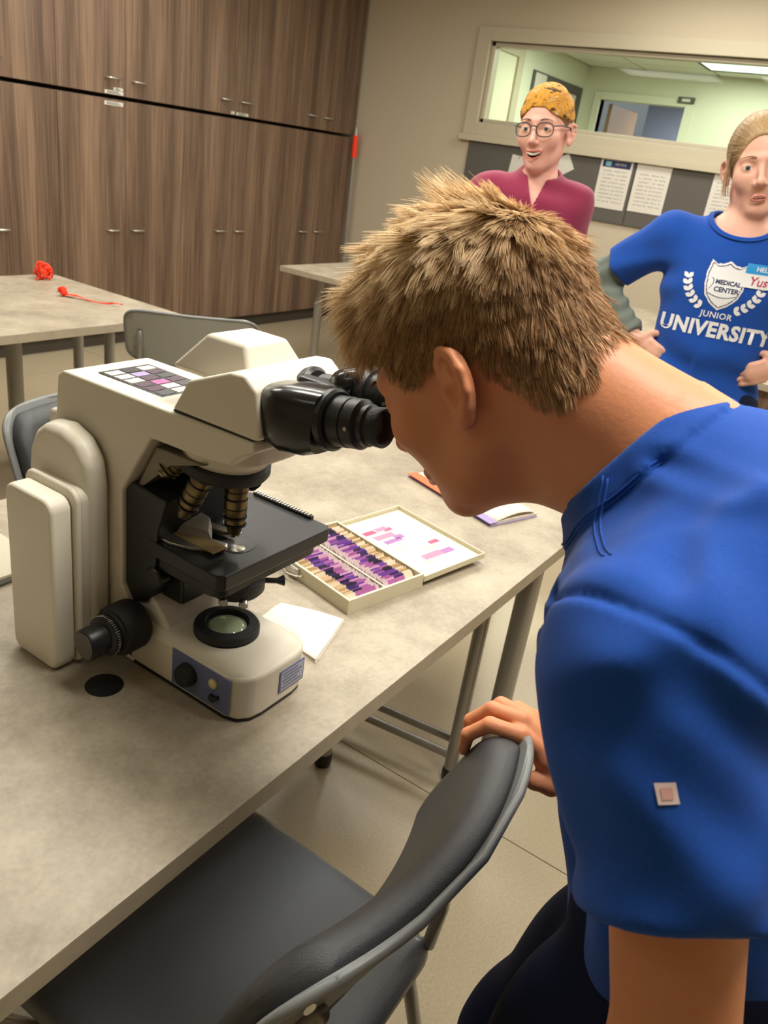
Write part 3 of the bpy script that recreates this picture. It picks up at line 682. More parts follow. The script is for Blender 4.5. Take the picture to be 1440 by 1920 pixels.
# turret
TA = V(0, .14, -1).normalized()       # turret axis, leaning back
tc_ = V(xc+.002, .660, Z(.364))
q = TA.to_track_quat('Z', 'Y').to_matrix()
MB().lathe([(.046, -.03), (.056, -.012), (.060, .006), (.058, .022), (.054, .034), (.046, .040)], tc_, TA, 64).obj('nosepiece_body', M['cream'], S, smooth=50)
rg = MB().lathe([(.054, .032), (.0595, .036), (.0605, .046), (.058, .050), (.040, .058), (.0, .060)], tc_, TA, 64).obj('nosepiece_ring', M['rubber'], S, smooth=40)
MB().prism(rrect(xc-.055, xc+.055, .574, .665, .03), 2, Z(.350), Z(.392)).obj('nosepiece_mount', M['cream'], S, bevel=.006, seg=3)
def objective(ax, start, L, label, rb=.0125):
    root_ = MB().lathe([(rb*.95, 0), (rb, .002), (rb, L*.22), (rb*.93, L*.23), (rb*.93, L*.27), (rb, L*.28), (rb, L*.55), (rb*.9, L*.58), (rb*.9, L*.72), (rb*.72, L*.76), (rb*.62, L*.92), (rb*.42, L), (.0, L)], start, ax, 36).obj('objective', M['brass'], S, smooth=35); root_['label'] = label
    for f_ in (.10, .25, .42, .60, .74):
        MB().lathe([(rb*1.01, L*f_), (rb*1.035, L*(f_+.012)), (rb*1.01, L*(f_+.03))], start, ax, 36).obj('knurled_band', M['black'], root_, smooth=35)
    MB().lathe([(rb*.64, L*.93), (rb*.5, L*.985), (.0, L*1.005)], start, ax, 24).obj('front_lens_mount', M['chrome'], root_, smooth=35)
    return root_
# working objective points straight down over the slide
objective(V(0, 0, -1), V(xc, yo, Z(.300)), .075, 'bronze objective pointing down at the slide', .0150)
for s0, s1, L, r_, lb in (((.664, .660, .318), (.652, .688, .247), .074, .0145, 'bronze objective tilted outwards beside the working one'), ((.668, .700, .328), (.645, .722, .296), .042, .0145, 'short bronze objective turned away at the rear left'),
                      ((.735, .700, .325), (.755, .722, .292), .040, .0135, 'short bronze objective at the rear right'), ((.742, .655, .315), (.765, .672, .262), .056, .0135, 'bronze objective tilted outwards at the far side')):
    v_ = V(*s1)-V(*s0); objective(v_.normalized(), V(s0[0], s0[1], Z(s0[2])), L, lb, r_)
MB().lathe([(.017, 0), (.017, .012), (.014, .014)], (xc, yo, Z(.314)), (0, 0, -1), 32).obj('objective_collar', M['rubber'], S, smooth=40)
# mechanical stage
zs = .205
stg = MB().prism([(.640, .594), (.850, .594), (.857, .601), (.857, .752), (.850, .760), (.646, .760), (.636, .752), (.632, .604)], 2, Z(zs-.022), Z(zs)).obj('stage', M['blackmetal'], S, bevel=.0025, seg=3)
MB().prism(rrect(.642, .848, .606, .752, .02), 2, Z(zs-.042), Z(zs-.022)).obj('stage_underframe', M['black'], stg, bevel=.002)
MB().prism(rrect(.689, .735, .622, .662, .0195, 8), 2, Z(zs), Z(zs+.0006)).obj('stage_opening', M['black'], stg, smooth=0)
MB().lathe([(.012, 0), (.012, .001), (0, .003)], (xc+.004, yo-.002, Z(zs+.0004)), n=28).obj('condenser_lens', M['chrome'], stg)
# slide holder and specimen slide
hd = MB().prism([(.644, .748), (.645, .70), (.654, .672), (.672, .650), (.690, .644), (.700, .650), (.694, .670), (.690, .748)], 2, Z(zs+.0005), Z(zs+.0050)).obj('slide_holder', M['satin'], S, bevel=.001)
MB().add([(.662, .735, Z(zs+.005)), (.690, .668, Z(zs+.005)), (.712, .690, Z(zs+.005)), (.715, .740, Z(zs+.005)), (.668, .740, Z(zs+.016)), (.694, .680, Z(zs+.012)), (.712, .696, Z(zs+.022)), (.714, .742, Z(zs+.026))], [(3, 2, 1, 0), (4, 5, 6, 7), (0, 1, 5, 4), (1, 2, 6, 5), (2, 3, 7, 6), (3, 0, 4, 7)]).obj('specimen_arm', mat('pale grey lever', srgb(170, 166, 156), .4), hd, bevel=.0015)
MB().bb((.664, .640, Z(zs+.0045)), (.690, .716, Z(zs+.0056))).obj('specimen_slide', mat('slide glass amber', srgb(150, 128, 88), .12), hd, smooth=0)
MB().tube([(.694, .742, Z(zs+.008)), (.735, .742, Z(zs+.008)), (.770, .742, Z(zs+.008))], .006, 10).obj('holder_bar', M['black'], hd)
MB().prism([(.705, .705), (.712, .672), (.725, .660), (.722, .700), (.715, .735)], 2, Z(zs+.004), Z(zs+.010)).obj('holder_clip', M['greymet'], hd, bevel=.001)
MB().bb((.76, .735, Z(zs)), (.80, .757, Z(zs+.028))).bb((.772, .742, Z(zs+.02)), (.800, .75, Z(zs+.034))).obj('stage_guide', M['blackmetal'], S, bevel=.003)
MB().lathe([(.009, 0), (.011, .003), (.011, .010), (.008, .012)], (.762, .738, Z(zs+.006)), n=24).obj('guide_screw', M['chrome'], S)
MB().bb((.852, .630, Z(zs-.012)), (.8585, .745, Z(zs+.004))).obj('rack', M['black'], S, smooth=0)
rk = MB()
for k in range(20): rk.bb((.849, .634+k*.0055, Z(zs+.0035)), (.858, .6365+k*.0055, Z(zs+.0065)))
o = rk.obj('rack_teeth', M['satin'], S, smooth=0); o['kind'] = 'stuff'
# substage condenser
MB().lathe([(.036, 0), (.040, .005), (.040, .022), (.034, .028), (.034, .042)], (xc+.012, yo+.002, Z(.138)), n=48).obj('condenser', M['rubber'], S, smooth=40)
MB().lathe([(.020, 0), (.026, .003), (.030, .010)], (xc+.012, yo+.002, Z(.129)), n=48).obj('condenser_iris_ring', M['black'], S, smooth=40)
MB().tube([(xc+.04, yo-.02, Z(.150)), (xc+.056, yo-.034, Z(.149)), (xc+.064, yo-.040, Z(.149))], [.004, .004, .008], 14).obj('iris_lever', M['black'], S)
for x_, y_, z_ in ((.668, .622, .142), (.690, .606, .136)):
    MB().tube([(x_+.02, y_+.015, Z(z_+.01)), (x_, y_, Z(z_))], [.004, .0065], 14).obj('centring_screw', M['satin'], S)
MB().bb((.66, .69, Z(.11)), (.745, .78, Z(.17))).obj('condenser_carrier', M['blackmetal'], S, bevel=.004)
MB().lathe([(.011, 0), (.011, .05), (.009, .052)], (.70+.07, .700, Z(.175)), (0, 0, -1), 24).obj('stage_drive_knob', M['rubber'], S, smooth=40)
MB().lathe([(.016, 0), (.016, .016), (.014, .018)], (.652, .720, Z(.150)), (-1, 0, 0), 24).obj('condenser_knob', M['black'], S, smooth=40)
# observation head
hx0, hx1 = .632, .790
hm = MB(); P = [(.690, .3975), (.556, .3975), (.548, .402), (.560, .455), (.578, .468), (.600, .466), (.664, .440)]
hm.prism(yz(P), 0, hx0, hx1); hm.obj('head', M['cream'], S, bevel=.0065, seg=4)
MB().prism(yz([(.688, .3955), (.560, .3955), (.560, .3978), (.688, .3978)]), 0, hx0+.002, hx1-.002).obj('head_seam', M['black'], S, smooth=0)
# trinocular block on top: frustum
def frustum(lo, hi, z0, z1, name, bev):
    (a0, a1, b0, b1), (c0, c1, d0, d1) = lo, hi
    vs = [(a0, b0, z0), (a1, b0, z0), (a1, b1, z0), (a0, b1, z0), (c0, d0, z1), (c1, d0, z1), (c1, d1, z1), (c0, d1, z1)]
    return MB().add(vs, [(3, 2, 1, 0), (4, 5, 6, 7), (0, 1, 5, 4), (1, 2, 6, 5), (2, 3, 7, 6), (3, 0, 4, 7)]).obj(name, M['cream'], S, bevel=bev, seg=3)
frustum((.655, .768, .585, .720), (.668, .742, .612, .672), Z(.440), Z(.490), 'photo_port_cover', .006)
# binocular tube
MB().lathe([(.028, -.004), (.030, .002), (.030, .006), (.026, .010)], (.728, .560, Z(.440)), (0, -1, .12), 40).obj('tube_collar', M['black'], S, smooth=40)
hin = V(0, -1, .16).normalized()
for sx, xx, lb in ((-1, .668, 'left'), (1, .736, 'right')):
    # prism housing: lofted rounded box from head to eyepiece
    rows = []
    for t, y, zc, w, h in ((0, .572, .428, .022, .022), (.15, .560, .428, .032, .033), (.45, .530, .428, .036, .039), (.8, .500, .432, .036, .038), (1, .484, .436, .033, .035)):
        c_ = V(xx-.002*sx, y, Z(zc)); rows.append([c_+V(w*math.copysign(abs(math.cos(a))**.55, math.cos(a)), 0, h*math.copysign(abs(math.sin(a))**.55, math.sin(a))-.10*0) for a in [2*pi*k/32 for k in range(32)]])
    mm = MB().grid(rows, closed=True); mm.f = [f[::-1] for f in mm.f]; mm.f.append(tuple(range(32))); mm.f.append(tuple(range(4*32, 5*32))[::-1])
    if sx > 0:
        mm.v = [(x, .484+(y-.484)*.42, z+.018) for x, y, z in mm.v]
        MB().lathe([(.0165, 0), (.0165, .012), (.0185, .013), (.0185, .055)], (xx-.004, .556, Z(.444)), hin, 36).obj('barrel', M['black'], S, smooth=40)
    hs = mm.obj('prism_housing', M['blackgloss'], S, smooth=50)
    a = V(xx, .484, Z(.439 if sx < 0 else .454))
    MB().lathe([(.031, 0), (.034, .003), (.034, .010), (.031, .013)], a, hin, 48).obj('housing_collar', M['black'], hs, smooth=40)
    ey = MB().lathe([(.0275, .010), (.0275, .030), (.0262, .031), (.0262, .033), (.0270, .034), (.0270, .046), (.0245, .049), (.0225, .050), (.0225, .056), (.0185, .060), (.0185, .063), (.013, .063), (.011, .058), (.0, .057)], a, hin, 48).obj('eyepiece', M['blackmetal'], S, smooth=35); ey['label'] = f'black {lb} eyepiece'
    MB().lathe([(.0195, .056), (.0205, .060), (.0215, .072), (.0205, .0735), (.0185, .072), (.0165, .062)], a, hin, 40).obj('eyecup', M['rubber'], ey, smooth=50)
    MB().lathe([(.0105, .0583), (.0075, .0605), (.0, .0612)], a, hin, 32).obj('eye_lens', mat('coated eye lens', srgb(110, 40, 80), .05, coat=1), ey, smooth=180)
    MB().cyl(a+hin*.041+V(sx*.0, 0, 0)+V(-.0268*1, 0, 0), a+hin*.041+V(-.0278, 0, 0), .0022, n=12).obj('index_dot', M['satin'], ey)
MB().box((.702, .520, Z(.447)), (.022, .07, .040)).obj('bridge', M['black'], S, bevel=.006)

# ------------------------------------------------------------------ slide box
O_ = V(.958, .612, 0); U_ = V(.977, -.214, 0); V_ = V(.214, .977, 0)
Rb = Matrix(((U_.x, V_.x, 0), (U_.y, V_.y, 0), (0, 0, 1)))
def bxp(u, v, z): return O_+U_*u+V_*v+V(0, 0, ZT+z)
BX = thing('slide_box', 'open cream plastic slide box with its lid folded flat to the right', 'box', tuple(bxp(.09, .12, 0)))
def bbox(mb, u0, u1, v0, v1, z0, z1, tilt=0): return mb.box(bxp((u0+u1)/2, (v0+v1)/2, (z0+z1)/2), (u1-u0, v1-v0, z1-z0), Rb)
BU, BV = .182, .246
m = MB(); bbox(m, 0, BU, 0, BV, 0, .003)
for a in ((0, .005, 0, BV), (BU-.005, BU, 0, BV), (.005, BU-.005, 0, .005), (.005, BU-.005, BV-.005, BV), (BU/2-.002, BU/2+.002, .005, BV-.005)): bbox(m, *a, .003, .028 if a[0] != BU/2-.002 else .024)
m.obj('tray', M['creamedge'], BX, bevel=.0008)
m = MB(); bbox(m, .07, .105, -.006, .0, .012, .030); 
bbox(m, .0, 0, 0, 0, 0, 0)
m = MB()
LU = Matrix.Rotation(-.025, 3, V_)
def lidp(u, v, z): return bxp(BU+.002, 0, .020)+V_*v+LU@(U_*u+V(0, 0, z))
def lbox(mb, u0, u1, v0, v1, z0, z1): return mb.box(lidp((u0+u1)/2, (v0+v1)/2, (z0+z1)/2), (u1-u0, v1-v0, z1-z0), LU@Rb)
LW = .172; ld = MB(); lbox(ld, 0, LW, 0, BV, -.010, -.007)
for a in ((0, .003, 0, BV), (LW-.003, LW, 0, BV), (.003, LW-.003, 0, .003), (.003, LW-.003, BV-.003, BV)): lbox(ld, *a, -.007, .002)
lo_ = ld.obj('lid', M['creamedge'], BX, bevel=.0007)
m = MB(); lbox(m, .006, LW-.006, .006, BV-.006, -.007, -.0062); ls = m.obj('index_sheet', M['white'], lo_, smooth=0)
pk = [mat('print pink', srgb(206, 130, 160), .6), mat('print mauve', srgb(160, 110, 170), .6), mat('print cream', srgb(226, 208, 180), .6), mat('print rose', srgb(180, 80, 120), .6)]
for k, (u, v, du, dv, c_) in enumerate(((.030, .165, .050, .016, 0), (.036, .142, .045, .013, 1), (.055, .192, .030, .014, 0), (.030, .112, .03, .010, 2), (.070, .150, .022, .014, 1), (.072, .185, .020, .012, 3), (.022, .19, .030, .014, 3), (.060, .060, .050, .018, 0), (.085, .085, .040, .014, 2), (.110, .058, .030, .016, 1), (.115, .098, .026, .012, 3), (.045, .045, .03, .012, 2))):
    mm = MB(); lbox(mm, u, u+du, v-dv/2, v+dv/2, -.0062, -.0059); mm.obj('slide_picture', pk[c_], ls, smooth=0)
for v in (.0005, BV-.02): MB().cyl(bxp(BU+.001, v+.004, .021), bxp(BU+.001, v+.020, .021), .0028, n=12).obj('hinge', M['creamedge'], BX)
ck = MB().tube([bxp(-.002, .118, .016), bxp(-.012, .128, .014), bxp(-.016, .150, .012), bxp(-.012, .168, .014), bxp(-.002, .174, .016)], .0013, 8).obj('wire_clasp', M['chrome'], BX, smooth=180)
MB().box(bxp(-.003, .146, .017), (.006, .030, .014), Rb).obj('clasp_plate', M['chrome'], ck, bevel=.001)
# the slides, one by one: label at the outer end, stained specimen in the middle
glassm = mat('pale stained slide glass', srgb(204, 182, 184), .18, spec=.6)
lbm = [mat('cream slide label', srgb(206, 180, 140), .7), mat('tan slide label', srgb(178, 142, 96), .7), mat('pale slide label', srgb(224, 206, 180), .7)]
stn = [mat('stain '+n, srgb(*c_), .45) for n, c_ in (('deep violet', (58, 34, 92)), ('black violet', (34, 24, 52)), ('purple', (110, 60, 150)), ('magenta', (164, 92, 152)), ('pink', (204, 156, 186)))]
rr = random.Random(11)
def slide_geo(kind):
    def bx_(x0, x1, y, z0, z1): return MB().box(((x0+x1)/2, y, (z0+z1)/2), (x1-x0, .0011, z1-z0)).mesh('slide')
    return bx_
tmpl = {}
def tm(key, x0, x1, th, z0, z1, m_):
    if key not in tmpl:
        me = MB().box(((x0+x1)/2, 0, (z0+z1)/2), (x1-x0, th, z1-z0)).mesh(key); me.materials.append(m_); tmpl[key] = me
    return tmpl[key]
for row in (0, 1):
    for k in range(46):
        v = .010+k*.0050; u = BU*.25+.001 if row == 0 else BU*.75-.001
        g = tm('glass_slide', -.0378, .0378, .0010, 0, .0255, glassm)
        o = bpy.data.objects.new('glass_slide', g); col.objects.link(o)
        lean = -.62+rr.uniform(-.10, .10)
        o.rotation_euler = (lean, 0, math.atan2(U_.y, U_.x)+rr.uniform(-.03, .03)); o.location = bxp(u+rr.uniform(-.0015, .0015), v-.004, .0032+rr.uniform(0, .002))
        tag(o, 'stained glass slide standing in the row along the clasp side' if row == 0 else 'stained glass slide standing in the row along the hinge side', 'slide', 'slides in the clasp side row' if row == 0 else 'slides in the hinge side row')
        sg = -1 if row == 0 else 1
        a, b = sorted((sg*.0378, sg*.018)); li = rr.randrange(3)
        c_ = link('label', tm(f'label{row}{li}', a, b, .0014, 0, .0257, lbm[li])); c_.parent = o
        L = rr.choice((0, 1, 2)); dk = rr.choice((0, 1, 1, 0, 2)) if k % 9 else 3; pkk = rr.choice((2, 3, 3, 4))
        a, b = sorted((sg*.016, sg*(-.002-.003*L))); c_ = link('dark_stain', tm(f'st{row}{L}{dk}', a, b, .00135, .002, .0258, stn[dk])); c_.parent = o
        a, b = sorted((sg*(-.002-.003*L), sg*(-.022-.004*L))); c_ = link('pale_stain', tm(f'sp{row}{L}{pkk}', a, b, .0013, .004, .0258, stn[pkk])); c_.parent = o

# ------------------------------------------------------------------ tissue, booklet, laptop, grommet
tis = thing('folded_tissue', 'folded white lab tissue lying between microscope base and slide box', 'tissue', (.87, .64, ZT))
Q = [V(.836, .702, 0), V(.902, .712, 0), V(.9385, .602, 0), V(.812, .562, 0)]
for lay in range(3):
    rows = []
    for i in range(13):
        row = []
        for j in range(13):
            a, b = i/12, j/12; k_ = .985-.012*lay
            p_ = Q[0].lerp(Q[1], a).lerp(Q[3].lerp(Q[2], a), b); cen = (Q[0]+Q[1]+Q[2]+Q[3])/4; p_ = cen+(p_-cen)*k_
            e = min(a, 1-a, b, 1-b)
            row.append(p_+V(0, 0, ZT+.001+.0016*lay+.0007*math.sin(9*a+4*b+lay)+.0009*math.sin(5*b-3*a+lay)+(.002 if e < .05 and lay == 2 else 0)))
        rows.append(row)
    MB().grid(rows).obj('layer', M['white'], tis, smooth=180, solid=.001)
bk = thing('booklet', 'white booklet with orange and violet cover edge under the chin', 'booklet', (1.6, .7, ZT))
sp = V(-.097, -.278, 0).normalized(); wd = V(.944, -.33, 0).normalized(); A0 = V(1.572, .885, ZT); Bk = Matrix(((wd.x, sp.x, 0), (wd.y, sp.y, 0), (0, 0, 1)))
def bkb(a, b, c_, d, z0, z1): return MB().box(A0+wd*(a+b)/2+sp*(c_+d)/2+V(0, 0, (z0+z1)/2), (b-a, d-c_, z1-z0), Bk)
bkb(0, .15, 0, .294, .0005, .002).obj('back_cover', M['violet'], bk, smooth=0)
for q_ in range(5): bkb(.006-.0005*q_, .148+.001*q_, .003, .291, .002+.0011*q_, .0029+.0011*q_).obj('page', M['paper' if q_ % 2 else 'white'], bk, smooth=0)
bkb(-.003, .026, 0, .165, .0077, .0092).obj('orange_strip', M['orangebook'], bk, bevel=.0004)
bkb(-.003, .022, .166, .294, .0077, .0092).obj('violet_strip', M['violet'], bk, bevel=.0004)
rows = []
for i in range(11):
    rows.append([A0+wd*(.022+.125*i/10)+sp*(.02+.27*j/10)+V(0, 0, .0082+.010*math.sin(pi*i/10*.9)*(.3+.7*j/10)) for j in range(11)])
MB().grid(rows).obj('top_page', M['white'], bk, smooth=180, solid=.0008)
lp = thing('laptop', 'pale closed laptop at the far left of the nearest table', 'laptop', (.5, 1.18, ZT))
MB().prism(rrect(.30, .70, 1.05, 1.318, .012), 2, ZT+.002, ZT+.010).obj('base', M['chairshell'], lp, bevel=.002)
MB().prism(rrect(.30, .70, 1.05, 1.318, .012), 2, ZT+.0105, ZT+.017).obj('lid', mat('pale silver lid', srgb(200, 192, 172), .45), lp, bevel=.002)
MB().bb((.33, 1.07, ZT), (.67, 1.09, ZT+.002)).obj('rubber_strip', M['black'], lp, smooth=0)
gr = MB().lathe([(.0255, 0), (.0255, .0014), (.0, .0015)], (.570, .7385, ZT-.0012), n=40).obj('cable_grommet', M['black'], T1, smooth=40)

# ------------------------------------------------------------------ people: anatomy as implicit shapes
def headfn(p, mouth='closed', jaw=1.0, nosez=0, brow=1.0, cheek=1.0, eye=1.0):
    """p in head space: x to the person's right, y forward, z up, eyes at z=0, metres"""
    ax_ = np.abs(p[:, 0:1]); m = np.concatenate([ax_, p[:, 1:]], 1)      # mirrored
    sk = ell(p, (0, -.006, .040), (.0735, .097, .086))
    sk = smin(sk, ell(p, (0, -.040, .010), (.062, .058, .062)), .03)
    fc = ell(p, (0, .032, -.030), (.060*jaw, .064, .082))
    d = smin(sk, fc, .035)
    d = smin(d, cap(m, (.050*jaw, -.004, -.058), (.013, .060, -.101), .017, .015), .03)      # jaw line
    d = smin(d, ell(p, (0, .064, -.103), (.019, .018, .0155)), .018)                            # chin
    d = smin(d, ell(m, (.040, .060, -.026), (.024, .022, .020*cheek)), .022)                    # cheekbones
    d = smin(d, cap(m, (.006, .0915, .021), (.042, .074, .019), .009*brow), .014)               # brow ridge
    d = smax(d, -ell(m, (.032, .103, -.001), (.017, .017, .0105)), .016)                       # eye sockets
    d = smin(d, ell(m, (.032, .0752, 0), (.0152, .0150, .0142)), .004)                         # lids
    d = smax(d, -ell(m, (.032, .0925, -.0005), (.0136, .0105, .0030*eye)), .002)                    # eye opening
    no = smin(cap(p, (0, .091, .010), (0, .110, -.030+nosez), .0062, .0085), ell(p, (0, .1125, -.036+nosez), (.0085, .0085, .0078)), .008)
    no = smin(no, ell(m, (.0105, .1015, -.0395+nosez), (.0068, .0095, .0065)), .005)
    no = smax(no, -ell(m, (.0062, .107, -.0465+nosez), (.0032, .005, .004)), .002)
    d = smin(d, no, .010)
    # lips
    mz = -.073
    if mouth == 'closed':
        d = smin(d, smin(cap(m, (.002, .0985, mz+.0035), (.021, .087, mz+.001), .0052, .0022), cap(m, (0, .0965, mz-.0055), (.018, .087, mz-.002), .0060, .0025), .002), .006)
        d = smax(d, -cap(m, (0, .105, mz-.0005), (.022, .091, mz), .0012), .002)
    else:
        k, hw, hh, up = {'smile': (14., .0245, .0085, .0), 'open': (-3., .017, .0036, .0)}[mouth]
        q = p.copy(); q[:, 2] = q[:, 2]-k*q[:, 0]**2-mz
        q[:, 1] = q[:, 1]+q[:, 0]**2*9
        k0 = np.sqrt((q[:, 0]/hw)**2+(q[:, 2]/hh)**2)+1e-6; k1 = np.sqrt((q[:, 0]/hw**2)**2+(q[:, 2]/hh**2)**2)+1e-6; ring = np.abs(k0*(k0-1)/k1)
        lip = np.sqrt(ring**2+(q[:, 1]-.0950)**2)-.0046*(1-.45*np.clip((q[:, 0]/hw)**2, 0, 1))
        d = smin(d, lip, .007)
        d = smax(d, -ell(q, (0, .099, 0), (hw-.001, .020, hh-.0005)), .002)
    # ears: disc, rim, inner fold, hollow, lobe
    tilt = .25; c, s_ = math.cos(tilt), math.sin(tilt)
    e = m-A(.0735, -.010, -.008); flare = .30
    ex = e[:, 0]*math.cos(flare)+e[:, 1]*math.sin(flare)*1.0; ey = -e[:, 0]*math.sin(flare)+e[:, 1]*math.cos(flare)
    E = np.stack([ex, ey*c+e[:, 2]*s_, -ey*s_+e[:, 2]*c], 1)     # x out, y forward, z up, ear plane = yz
    E[:, 1] = E[:, 1]*1.0
    disc = ell(E, (.002, -.006, .0), (.0050, .0185, .0305))
    pts = [(.0, .010, .004), (.004, .009, .018), (.0075, .000, .0285), (.010, -.0125, .0265), (.0115, -.0215, .014), (.0105, -.0225, -.002), (.008, -.017, -.016), (.005, -.008, -.026)]
    rim = None
    for a, b in zip(pts[:-1], pts[1:]):
        q = cap(E, a, b, .0047, .0047); rim = q if rim is None else smin(rim, q, .003)
    anti = smin(cap(E, (.005, -.004, .014), (.007, -.0135, .004), .0036), cap(E, (.007, -.0135, .004), (.006, -.006, -.014), .0036), .003)
    lobe = ell(E, (.004, -.005, -.026), (.0055, .0105, .0105)); trag = ell(E, (.004, .0075, -.004), (.0045, .004, .0065))
    ear = smin(smin(smin(smin(disc, rim, .004), anti, .003), lobe, .006), trag, .004)
    ear = smax(ear, -ell(E, (.0115, -.0035, -.006), (.0098, .0080, .0105)), .003)
    ear = smax(ear, -ell(E, (.0105, -.0105, .0135), (.0064, .0060, .0095)), .003)
    d = smin(d, ear, .006)
    return d
def lipmask(c, mouth):
    x, y, z = c[:, 0], c[:, 1], c[:, 2]; mz = -.073
    if mouth == 'closed':
        up = (z > mz-.0005) & (z < mz+.0085-.30*np.abs(x)) ; lo = (z <= mz-.0005) & (z > mz-.0125+.42*np.abs(x))
        return (up | lo) & (np.abs(x) < .0225) & (y > .078)
    k, hw, hh = {'smile': (14., .0245, .0085), 'open': (-3., .017, .0036)}[mouth]
    zz = z-k*x**2-mz; r = np.sqrt((x/(hw+.003))**2+(zz/(hh+.0046))**2)
    return (r < 1) & (y+x*x*9 > .0885)
def cavmask(c, mouth):
    if mouth == 'closed': return np.zeros(len(c), bool)
    x, y, z = c[:, 0], c[:, 1], c[:, 2]
    k, hw, hh = {'smile': (14., .0245, .0085), 'open': (-3., .017, .0036)}[mouth]; r = np.sqrt((x/hw)**2+((z-k*x**2+.073)/(hh+.0005))**2)
    return (r < 1.0) & (y+x*x*9 < .0925) & (y > .06)
def unit(v): v = np.array(v, float); return v/np.linalg.norm(v)
def handfn(p, W, D, N, S, curl=(.5, .6, .4), sc=1., spread=1., thumb=.6):
    D = unit(D); N = unit(np.array(N)-D*np.dot(N, D)); S = unit(np.array(S)-D*np.dot(S, D)-N*np.dot(S, N)); W = np.array(W, float)
    def R_(v, a): return math.cos(a)*v+math.sin(a)*N
    d = cap(p, W, W+D*.075*sc, .024*sc, .030*sc, flat=(N, .48))
    for k, (o, L) in enumerate(((.027, .95), (.009, 1.05), (-.009, 1.0), (-.026, .80))):
        b = W+D*.080*sc+S*o*sc; a = 0; q = b-D*.03*sc; dd = unit(D+S*o*2.*spread); prev = b
        f = cap(p, q, b, .0100*sc, .0092*sc)
        for l, r0, r1, c_ in ((.040, .0090, .0078, curl[0]), (.026, .0078, .0070, curl[1]), (.020, .0070, .0060, curl[2])):
            a += c_; v = math.cos(a)*dd+math.sin(a)*N; nx = prev+v*l*L*sc
            f = smin(f, cap(p, prev, nx, r0*sc, r1*sc), .003); prev = nx
        d = smin(d, f, .005)
    t0 = W+D*.02*sc+S*.018*sc; t1 = t0+(D*.35+S*.7+N*.25)*.038*sc; t2 = t1+(D*.75+S*.35+N*thumb)*.030*sc; t3 = t2+(D*.85+S*.1+N*thumb)*.024*sc
    d = smin(d, sunion([cap(p, t0, t1, .013*sc, .011*sc), cap(p, t1, t2, .0105*sc, .0092*sc), cap(p, t2, t3, .009*sc, .0072*sc)], .004), .008)
    return d
def limb(p, a, b, c, r, k=.02): return smin(cap(p, a, b, r[0], r[1]), cap(p, b, c, r[1]*.97, r[2]), k)
def torsofn(p, J, w=1.):
    C_, Pv = J['chest'], J['pelvis']; d = ell(p, C_, (.142*w, .098, .135)); d = smin(d, ell(p, Pv, (.145*w, .100, .105)), .09)
    mid = [(a+b)/2 for a, b in zip(C_, Pv)]; d = smin(d, ell(p, mid, (.118*w, .085, .14)), .05)
    d = smin(d, cap(p, J['shR'], J['shL'], .050, .050), .07)
    d = smin(d, cap(p, [J['nb'][0], J['nb'][1]-.01, J['nb'][2]-.06], J['nb'], J.get('nbr', .085), .052), .05)
    return d
def headspace(p, J): return ((p-A(*J['hT']))@np.array(J['hM'], dtype=f32))/J['hs']
def near_only(p, c, r, fn):
    # evaluate a detailed shape only close to it, a bounding sphere elsewhere
    d = np.linalg.norm(p-A(*c), axis=1)-r; m = d < .03; o = np.maximum(d, .012)
    if m.any(): o[m] = fn(p[m])
    return o
def head_w(p, J, **k):
    c = np.array(J['hT'])+np.array(J['hM'])@np.array([0, 0, .01]); return near_only(p, c, .165, lambda q: headfn(headspace(q, J), **k)*J['hs'])
def neckfn(p, J, r=.052):
    T_ = np.array(J['hT']); Mh = np.array(J['hM']); b = T_+Mh@np.array([0, -.035, -.045])*J['hs']; c_ = T_+Mh@np.array([0, J.get('throat', .012), -.085])*J['hs']
    return smin(cap(p, b, J['nb'], r, r*1.06), cap(p, c_, J['nb'], r*.55, r*.8), .03)
def add_eyes(J, root, inv, look=(0, 1, 0)):
    Mh = Matrix([list(r) for r in J['hM']]); T_ = Vector(J['hT']); s_ = J['hs']
    for sx in (-1, 1):
        c_ = T_+Mh@Vector((sx*.032, .0765, -.0003))*s_; d_ = (Mh@Vector(look)).normalized()
        prof = [(.0128*math.sin(t)*s_, -.0128*math.cos(t)*s_) for t in [pi*k/16 for k in range(17)]]; prof[0] = (1e-5, prof[0][1]); prof[-1] = (1e-5, prof[-1][1])
        e = MB().lathe(prof, c_, d_, 24).obj('eye', M['eye'], root, smooth=180)
        i_ = MB().lathe([(.0062*s_, .01135*s_), (.0058*s_, .0121*s_), (.003*s_, .0129*s_), (1e-5, .0131*s_)], c_, d_, 24).obj('iris', M['iris'], e, smooth=180)
        if not inv:
            for o in (e, i_): o.matrix_parent_inverse = Matrix()
        pu = MB().lathe([(.0027*s_, .01295*s_), (.0020*s_, .0133*s_), (1e-5, .0134*s_)], c_, d_, 16)
        i2 = pu.obj('pupil', M['black'], e, smooth=180)
        if not inv: i2.matrix_parent_inverse = Matrix()
def child(o, inv):
    if not inv: o.matrix_parent_inverse = Matrix()
    return o
